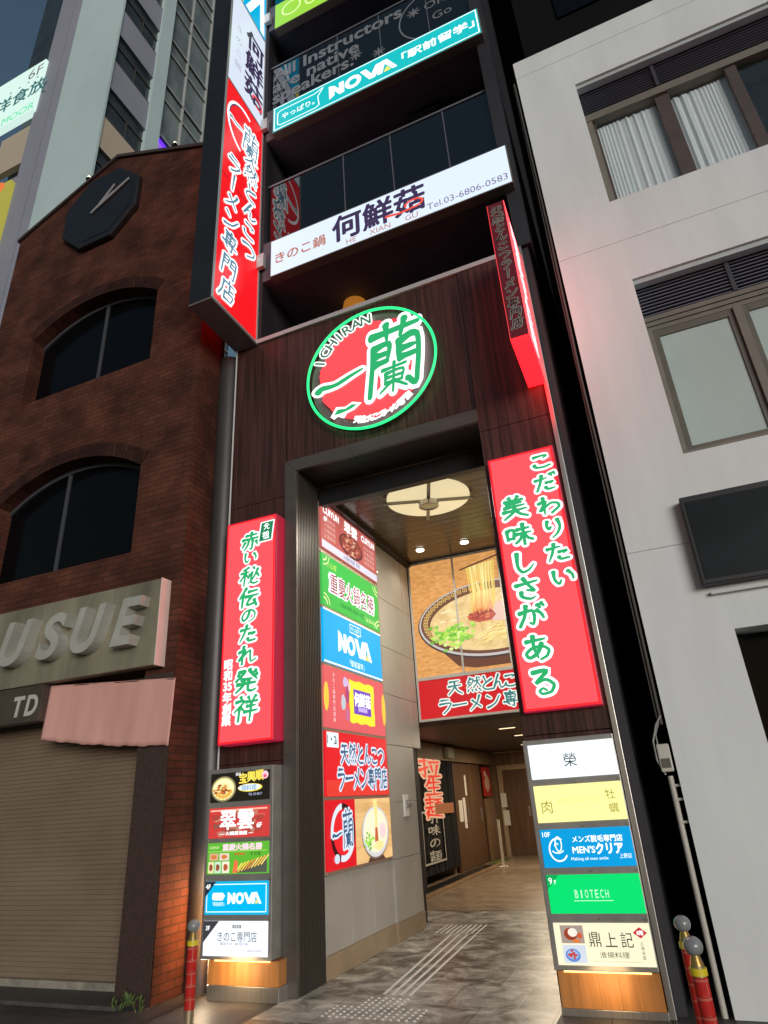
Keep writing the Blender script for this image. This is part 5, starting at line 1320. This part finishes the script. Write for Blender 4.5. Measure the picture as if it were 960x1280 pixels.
A.text('淮揚料理', 0.42, 0.07, 0.042, bkk, 1, w=0.21); A.rect(0.26, 0.60, 0.028, 0.032, lit((196, 190, 160)), 1)
A.poly([(0.575, 0.21), (0.625, 0.245), (0.675, 0.21), (0.625, 0.175)], lit((190, 48, 52)), 1); A.text('8階', 0.625, 0.21, 0.032, WHITE, 2, bold=0.02)
for i in range(4): A.text('上海名菜'[i], 0.625, 0.145 - i * 0.03, 0.026, bkk, 1)
A.build('lettering', p_)

# --- wall signs inside the passage
wsl = thing('light_frame', 'tan metal frame holding the column of six passage signs', 'frame', (-3.46, 1.39, 0.87))
mb = MB(); mb.box(-3.50, -3.434, 0.526, 2.25, 0.872, 5.018); mb.box(-3.4339, -3.405, 2.21, 2.245, 0.872, 5.018)
for z in (0.872, 1.56, 2.255, 2.965, 3.635, 4.325): mb.box(-3.4338, -3.412, 0.527, 2.209, z, z + 0.032)
finish('bar', mb, mat('tan_sign_frame', (0.42, 0.34, 0.26), 0.4, metal=0.3), wsl, bevel=0.002)
mb = MB()
for z in (4.55, 4.75): mb.lathe([(0.012, z), (0.012, z + 0.03)], -3.40, 2.235, 10)
finish('bolt', mb, silver, wsl)
def wall_sign(label, z0, z1, face, y1=2.205):
    t = thing('wall_sign', label, 'sign', (-3.42, 1.36, z0), 'column of lit signs on the passage wall')
    mb = MB(); mb.box(-3.4335, -3.402, 0.53, y1, z0, z1); finish('panel', mb, face, t, bevel=0.003)
    return t, Art((-3.402, 0.53, z0), SU, FZ, SN), y1 - 0.53, z1 - z0
t, A, W_, H_ = wall_sign('dusky red food sign with white lettering and pale lower strip, topmost of the passage column', 4.40, 5.015, lit((196, 98, 92), 0.85))
A.rect(0, W_, 0, 0.10, lit((214, 214, 232), 0.9), 1); A.text('火鍋居酒屋 翠雲', W_ / 2, 0.05, 0.07, lit((110, 100, 130)), 2, w=0.5)
A.text('CUIYUN', 0.26, 0.52, 0.13, WHITE, 2, bold=0.035, w=0.44); A.text('CUIYUN', 1.40, 0.52, 0.13, WHITE, 2, bold=0.035, w=0.44); A.text('翠雲', W_ / 2, 0.50, 0.17, WHITE, 3, bold=0.022, w=0.40)
A.ell(W_ / 2, 0.26, 0.36, 0.16, lit((96, 52, 56), 0.8), 1)
A.ell(W_ / 2, 0.27, 0.32, 0.135, lit((156, 80, 70), 0.85), 2)
for k in range(70): A.ell(W_ / 2 + rnd.gauss(0, 0.14), 0.26 + rnd.gauss(0, 0.055), 0.045, 0.014, lit(rnd.choice([(206, 130, 110), (226, 190, 160), (150, 60, 52), (184, 96, 80), (120, 60, 50)]), 0.85), 3, 8, 0.2)
for k in range(4):
    A.text('火鍋串焼', 0.22, 0.40 - 0.075 * k, 0.06, lit((236, 190, 180), 0.85), 1, w=0.30); A.text('飲食放題', 1.42, 0.40 - 0.075 * k, 0.06, lit((236, 190, 180), 0.85), 1, w=0.34)
A.text('6F', 0.10, 0.40, 0.10, WHITE, 2, bold=0.02); A.build('lettering', t)
t, A, W_, H_ = wall_sign('bright green sign with white outlined characters and cream corners', 3.67, 4.322, lit((60, 184, 78), 0.95))
cr_m = lit((232, 236, 170))
A.text('重慶火鍋名勝', W_ / 2, 0.32, 0.27, WHITE, 1, bold=0.075, w=1.36); A.text('重慶火鍋名勝', W_ / 2, 0.32, 0.27, lit((150, 70, 90)), 2, bold=0.01, w=1.30)
A.text('小山城', 0.24, 0.54, 0.09, lit((196, 226, 96)), 1, shear=0.2); A.text('川菜館 麻辣火鍋食べ放題', W_ * 0.48, 0.10, 0.06, lit((30, 110, 60)), 1, w=0.72); A.rect(1.15, 1.58, 0.10, 0.104, cr_m, 1); A.text('営業時間', 1.38, 0.07, 0.04, cr_m, 1, w=0.34)
for (x, z, a) in ((0.02, 0.02, 0), (W_ - 0.02, H_ - 0.02, 180), (W_ - 0.02, 0.02, 90), (0.02, H_ - 0.02, 270)):
    A.ring(x, z, 0.16, 0.13, 0.015, cr_m, 1, a, a + 90, 12); A.ring(x, z, 0.10, 0.08, 0.02, cr_m, 1, a, a + 90, 10)
A.build('lettering', t)
t, A, W_, H_ = wall_sign('sky blue sign with white angular capitals and a speech bubble, third down the passage column', 3.00, 3.632, lit((0, 166, 230), 1.0))
A.rect(0, W_, 0, 0.018, WHITE, 1); A.rect(0, W_, H_ - 0.018, H_, WHITE, 1)
A.nova(W_ / 2 + 0.02, 0.30, 0.98, WHITE, YELL, 1); A.frame(0.70, 1.02, 0.47, 0.58, 0.009, WHITE, 1); A.poly([(0.88, 0.47), (0.95, 0.47), (0.95, 0.44)], WHITE, 1); A.text('やっぱり', 0.86, 0.525, 0.065, WHITE, 1, w=0.25); A.text('「駅前留学」', 0.88, 0.085, 0.085, WHITE, 1, w=0.42); A.build('lettering', t)
t, A, W_, H_ = wall_sign('coral sign with wavy yellow frame round a violet square', 2.29, 2.962, lit((224, 96, 100), 0.9))
A.poly([(0.62 + 0.78 * (k % 40 < 20) * 0 + 0, 0) for k in range(0)] or [(0.62, 0.10), (0.70, 0.085), (0.80, 0.105), (0.92, 0.085), (1.06, 0.105), (1.20, 0.085), (1.34, 0.10), (1.345, 0.22), (1.33, 0.34), (1.35, 0.48), (1.34, 0.585), (1.20, 0.60), (1.06, 0.58), (0.92, 0.60), (0.78, 0.58), (0.62, 0.595), (0.63, 0.46), (0.61, 0.34), (0.63, 0.22)], lit((252, 226, 56)), 1)
A.rect(0.73, 1.23, 0.20, 0.49, lit((112, 74, 190), 0.95), 2); A.text('何鮮菇', 0.98, 0.375, 0.17, WHITE, 3, bold=0.04, w=0.46); A.rect(0.85, 1.11, 0.235, 0.285, lit((190, 170, 226)), 3)
A.ell(0.03, 0.33, 0.06, 0.16, lit((244, 196, 70)), 1, 20); A.ell(W_ - 0.03, 0.33, 0.06, 0.2, lit((244, 196, 70)), 1, 20)
for i in range(9): A.text('きのこ鍋専門店美味'[i], 0.22, 0.585 - 0.062 * i, 0.055, lit((250, 220, 224)), 1)
for i in range(8): A.text('旬の味飲食放題'[i % 7], 1.46, 0.56 - 0.062 * i, 0.045, lit((200, 120, 124), 0.9), 1)
for (x, z, a, b, c_) in ((0.52, 0.54, 0.07, 0.06, (206, 186, 226)), (0.56, 0.40, 0.05, 0.10, (170, 70, 120)), (0.45, 0.30, 0.06, 0.09, (190, 200, 210)), (0.55, 0.17, 0.06, 0.07, (200, 110, 150)), (0.62, 0.50, 0.03, 0.06, (240, 210, 200))): A.ell(x, z, a, b, lit(c_, 0.9), 2, 16, 0.08)
A.build('lettering', t)
t, A, W_, H_ = wall_sign('vivid red sign with two rows of white edged brush lettering and a white floor tag', 1.595, 2.252, lit((222, 28, 38), 0.95))
A.rect(0, W_, 0.0, 0.16, lit((226, 60, 50), 0.95), 0)
A.rect(0.02, 0.30, 0.49, H_ - 0.01, lit((226, 238, 240)), 1); A.text('1・2', 0.135, 0.57, 0.12, lit((60, 90, 100), 0.9), 2, bold=0.02); A.text('F', 0.255, 0.55, 0.07, lit((60, 90, 100), 0.9), 2)
sl = lit((66, 96, 130), 0.9); wl = lit((214, 230, 246))
for i, ch in enumerate('天然とんこつ'): A.brush(ch, 0.44 + 0.205 * i, 0.44, 0.25, sl, wl, 0.085, 1, w=0.22, wt=0.13)
for i, ch in enumerate('ラ―メン専門店'): A.brush(ch, 0.34 + 0.20 * i, 0.18, 0.25, sl, wl, 0.085, 1, w=0.22, wt=0.13)
A.build('lettering', t)
t, A, W_, H_ = wall_sign('sign half red logo and half ramen bowl photo on wood, lowest of the passage column', 0.905, 1.558, lit((216, 24, 36), 0.95))
wdm = lit_print((234, 192, 132), 0.95, 9)
A.rect(0.66, W_, 0, H_, wdm, 0)
A.ring(0.35, 0.34, 0.29, 0.28, 0.06, lit((60, 20, 24), 0.8), 1); A.ell(0.35, 0.34, 0.23, 0.22, lit((226, 34, 44)), 2)
A.ring(0.35, 0.34, 0.29, 0.28, 0.06, lit((214, 224, 236)), 2, 95, 190); A.ring(0.35, 0.34, 0.29, 0.28, 0.06, lit((214, 224, 236)), 2, 255, 330); A.ell(0.19, 0.10, 0.06, 0.045, lit((200, 214, 230)), 3, 14)
A.brush('蘭', 0.45, 0.37, 0.36, sl, wl, 0.07, 4, w=0.27, wt=0.11); A.brush('一', 0.20, 0.32, 0.2, sl, wl, 0.09, 4, w=0.22, wt=0.16)
A.ell(1.19, 0.29, 0.385, 0.275, lit((120, 96, 86), 0.9), 2); A.ell(1.19, 0.30, 0.375, 0.265, lit((206, 206, 206)), 3); A.ell(1.19, 0.31, 0.335, 0.23, lit((242, 232, 200)), 4)
A.poly([(1.14, 0.64), (1.26, 0.65), (1.23, 0.40), (1.24, 0.22), (1.15, 0.20), (1.17, 0.42)], lit((240, 218, 140)), 5); A.poly([(1.16, 0.34), (1.23, 0.34), (1.24, 0.20), (1.14, 0.19)], lit((196, 96, 60)), 6)
A.ell(1.38, 0.30, 0.10, 0.085, lit((236, 206, 206)), 5, 20); A.ell(1.26, 0.15, 0.13, 0.05, lit((240, 222, 150)), 5, 18)
for k in range(40): A.ell(1.00 + rnd.gauss(0, 0.055), 0.20 + rnd.gauss(0, 0.045), 0.022, 0.016, lit(rnd.choice([(120, 200, 60), (176, 226, 96), (90, 170, 50), (210, 240, 150)])), 5, 7)
A.rect(0.0, W_, 0.0, 0.0, wdm, 0) if False else None
A.poly([(0.95, 0.0), (1.0, 0.045), (1.38, 0.045), (1.45, 0.0)], lit((90, 66, 52), 0.7), 1)
A.build('print', t)

# --- hanging picture sign at the back of the passage
t = thing('hanging_sign', 'large framed ramen bowl picture over a red lettered strip closing the passage top', 'sign', (-2.28, 3.56, 2.57))
mb = MB(); mb.box(-3.40, -1.165, 3.56, 3.615, 2.57, 5.08); finish('backing', mb, cab_metal, t)
mb = MB()
mb.box(-3.40, -1.165, 3.535, 3.559, 3.165, 3.215); mb.box(-3.40, -1.165, 3.535, 3.559, 2.565, 2.60); mb.box(-3.40, -1.165, 3.535, 3.559, 5.045, 5.08); mb.box(-3.40, -3.37, 3.534, 3.559, 2.601, 5.044)
mb.box(-2.645, -2.615, 3.534, 3.559, 3.216, 5.044); mb.box(-1.90, -1.87, 3.534, 3.559, 3.216, 5.044)
finish('frame', mb, mat('pale_picture_frame', (0.60, 0.58, 0.54), 0.4, metal=0.3), t, bevel=0.002)
PS = 0.90  # emission strength of the picture colours
def pl(c, s=PS): return lit(c, s)
A = front(0, 3.5585, 0)
A.rect(-3.37, -1.17, 3.216, 5.044, lit_print((224, 164, 98), PS, 26), 0)
for k in range(34):
    z = 3.23 + k * 0.054 + rnd.uniform(-0.01, 0.01); x = rnd.uniform(-3.36, -2.2); k % 4 or A.poly([(x, z), (x + rnd.uniform(0.4, 1.0), z + 0.01), (x + 0.5, z + 0.022)], pl(rnd.choice([(214, 154, 88), (230, 178, 114), (208, 146, 80)])), 0)
BX, BZ = -2.08, 3.98
A.poly([(BX - 0.95, BZ - 0.32), (BX - 0.62, BZ - 0.66), (BX - 0.35, BZ - 0.72), (BX + 0.5, BZ - 0.72), (BX + 0.95, BZ - 0.3)], pl((106, 66, 52)), 1)
A.ell(BX, BZ, 1.22, 0.60, pl((70, 58, 56)), 2, 64); A.ell(BX, BZ + 0.012, 1.20, 0.585, pl((196, 190, 188)), 3, 64); A.ell(BX, BZ + 0.02, 1.17, 0.555, pl((112, 74, 58)), 4, 64)
for k in range(22):                                    # key pattern round the inner rim
    a = R(100 + k * 5.6); x, z = BX + 1.09 * math.cos(a), BZ + 0.03 + 0.50 * math.sin(a)
    A.frame(x - 0.035, x + 0.035, z - 0.03, z + 0.03, 0.010, pl((226, 190, 112)), 5); A.rect(x - 0.012, x + 0.012, z - 0.008, z + 0.008, pl((226, 190, 112)), 5)
A.text('一蘭', -2.28, 4.455, 0.12, pl((226, 120, 60)), 5, bold=0.03)
A.ell(BX + 0.01, BZ - 0.02, 1.03, 0.47, lit_print((236, 208, 150), PS, 6), 6, 64)
for k in range(40): A.ell(BX + rnd.uniform(-0.85, 0.8), BZ + rnd.uniform(-0.32, 0.34), 0.05, 0.014, pl(rnd.choice([(246, 232, 192), (230, 200, 140), (236, 210, 150)])), 8, 8, 0.2)
for k in range(46):                                    # loose noodles
    x0 = BX - 0.30 + rnd.random() * 0.7; z0 = BZ - 0.38 + rnd.random() * 0.22; dx = 0.25 + rnd.random() * 0.3; dz = rnd.uniform(0.0, 0.14)
    A.poly([(x0, z0), (x0 + dx / 2, z0 + dz), (x0 + dx, z0 + dz * 0.8), (x0 + dx, z0 + dz * 0.8 + 0.011), (x0 + dx / 2, z0 + dz + 0.012), (x0, z0 + 0.012)], pl(rnd.choice([(240, 214, 130), (226, 190, 100), (248, 230, 160)])), 9)
A.ell(-1.98, 4.06, 0.24, 0.15, pl((226, 190, 176)), 9, 24)
A.poly([(-2.47, 4.00), (-2.40, 4.10), (-2.28, 4.14), (-2.10, 4.12), (-2.02, 4.02), (-2.10, 3.94), (-2.30, 3.93)], pl((186, 84, 66)), 10)
for k in range(24): A.ell(-2.25 + rnd.gauss(0, 0.09), 4.03 + rnd.gauss(0, 0.03), 0.04, 0.018, pl(rnd.choice([(206, 96, 70), (160, 66, 56), (220, 130, 90)])), 10, 8, 0.2)
for k in range(34):                                    # noodles lifted by the chopsticks
    u0 = k / 33; xt = -2.42 + 0.46 * u0; xb = -2.40 + 0.36 * u0 + rnd.uniform(-0.02, 0.02); zb = 4.10 + rnd.uniform(-0.03, 0.08)
    A.poly([(xt, 4.83 + 0.06 * u0), (xt + 0.016, 4.83 + 0.06 * u0), (xb + 0.03 + 0.012, 4.42), (xb + 0.014, zb), (xb, zb), (xb + 0.03, 4.42)], pl(rnd.choice([(244, 222, 140), (232, 200, 104), (250, 236, 170), (236, 206, 120)])), 11)
for k in range(16): xx = -2.37 + k * 0.02; A.poly([(xx, 4.10), (xx + 0.014, 4.10), (xx + 0.012 + rnd.uniform(-0.01, 0.01), 4.30 + rnd.random() * 0.12)], pl(rnd.choice([(226, 120, 60), (232, 150, 76)])), 12)
A.poly([(-2.52, 4.80), (-2.52, 4.825), (-1.75, 5.00), (-1.75, 4.97)], pl((96, 66, 50)), 12)
for k in range(120): A.ell(-2.74 + max(-2.2, min(2.2, rnd.gauss(0, 1))) * 0.155, 3.80 + rnd.gauss(0, 0.075), 0.036, 0.026, pl(rnd.choice([(150, 206, 70), (186, 224, 100), (112, 182, 60), (216, 240, 150), (132, 196, 84)])), 13, 8, 0.12)
A.build('picture', t)
A = front(0, 3.5585, 0)
A.rect(-3.37, -1.17, 2.601, 3.164, pl((216, 34, 40), 0.75), 0)
tl = pl((56, 128, 128), 0.8); wt_ = pl((240, 246, 240), 0.85)
for ch, x in zip('天然とんこつ', (-2.80, -2.50, -2.30, -2.12, -1.95, -1.76)): A.brush(ch, x, 3.02, 0.25, tl, wt_, 0.08, 1, w=0.25, wt=0.12)
for ch, x in zip('ラ―メン専門店', (-2.97, -2.75, -2.50, -2.24, -1.98, -1.72, -1.46)): A.brush(ch, x, 2.76, 0.24, tl, wt_, 0.08, 1, w=0.25, wt=0.12)
A.build('lettering', t)
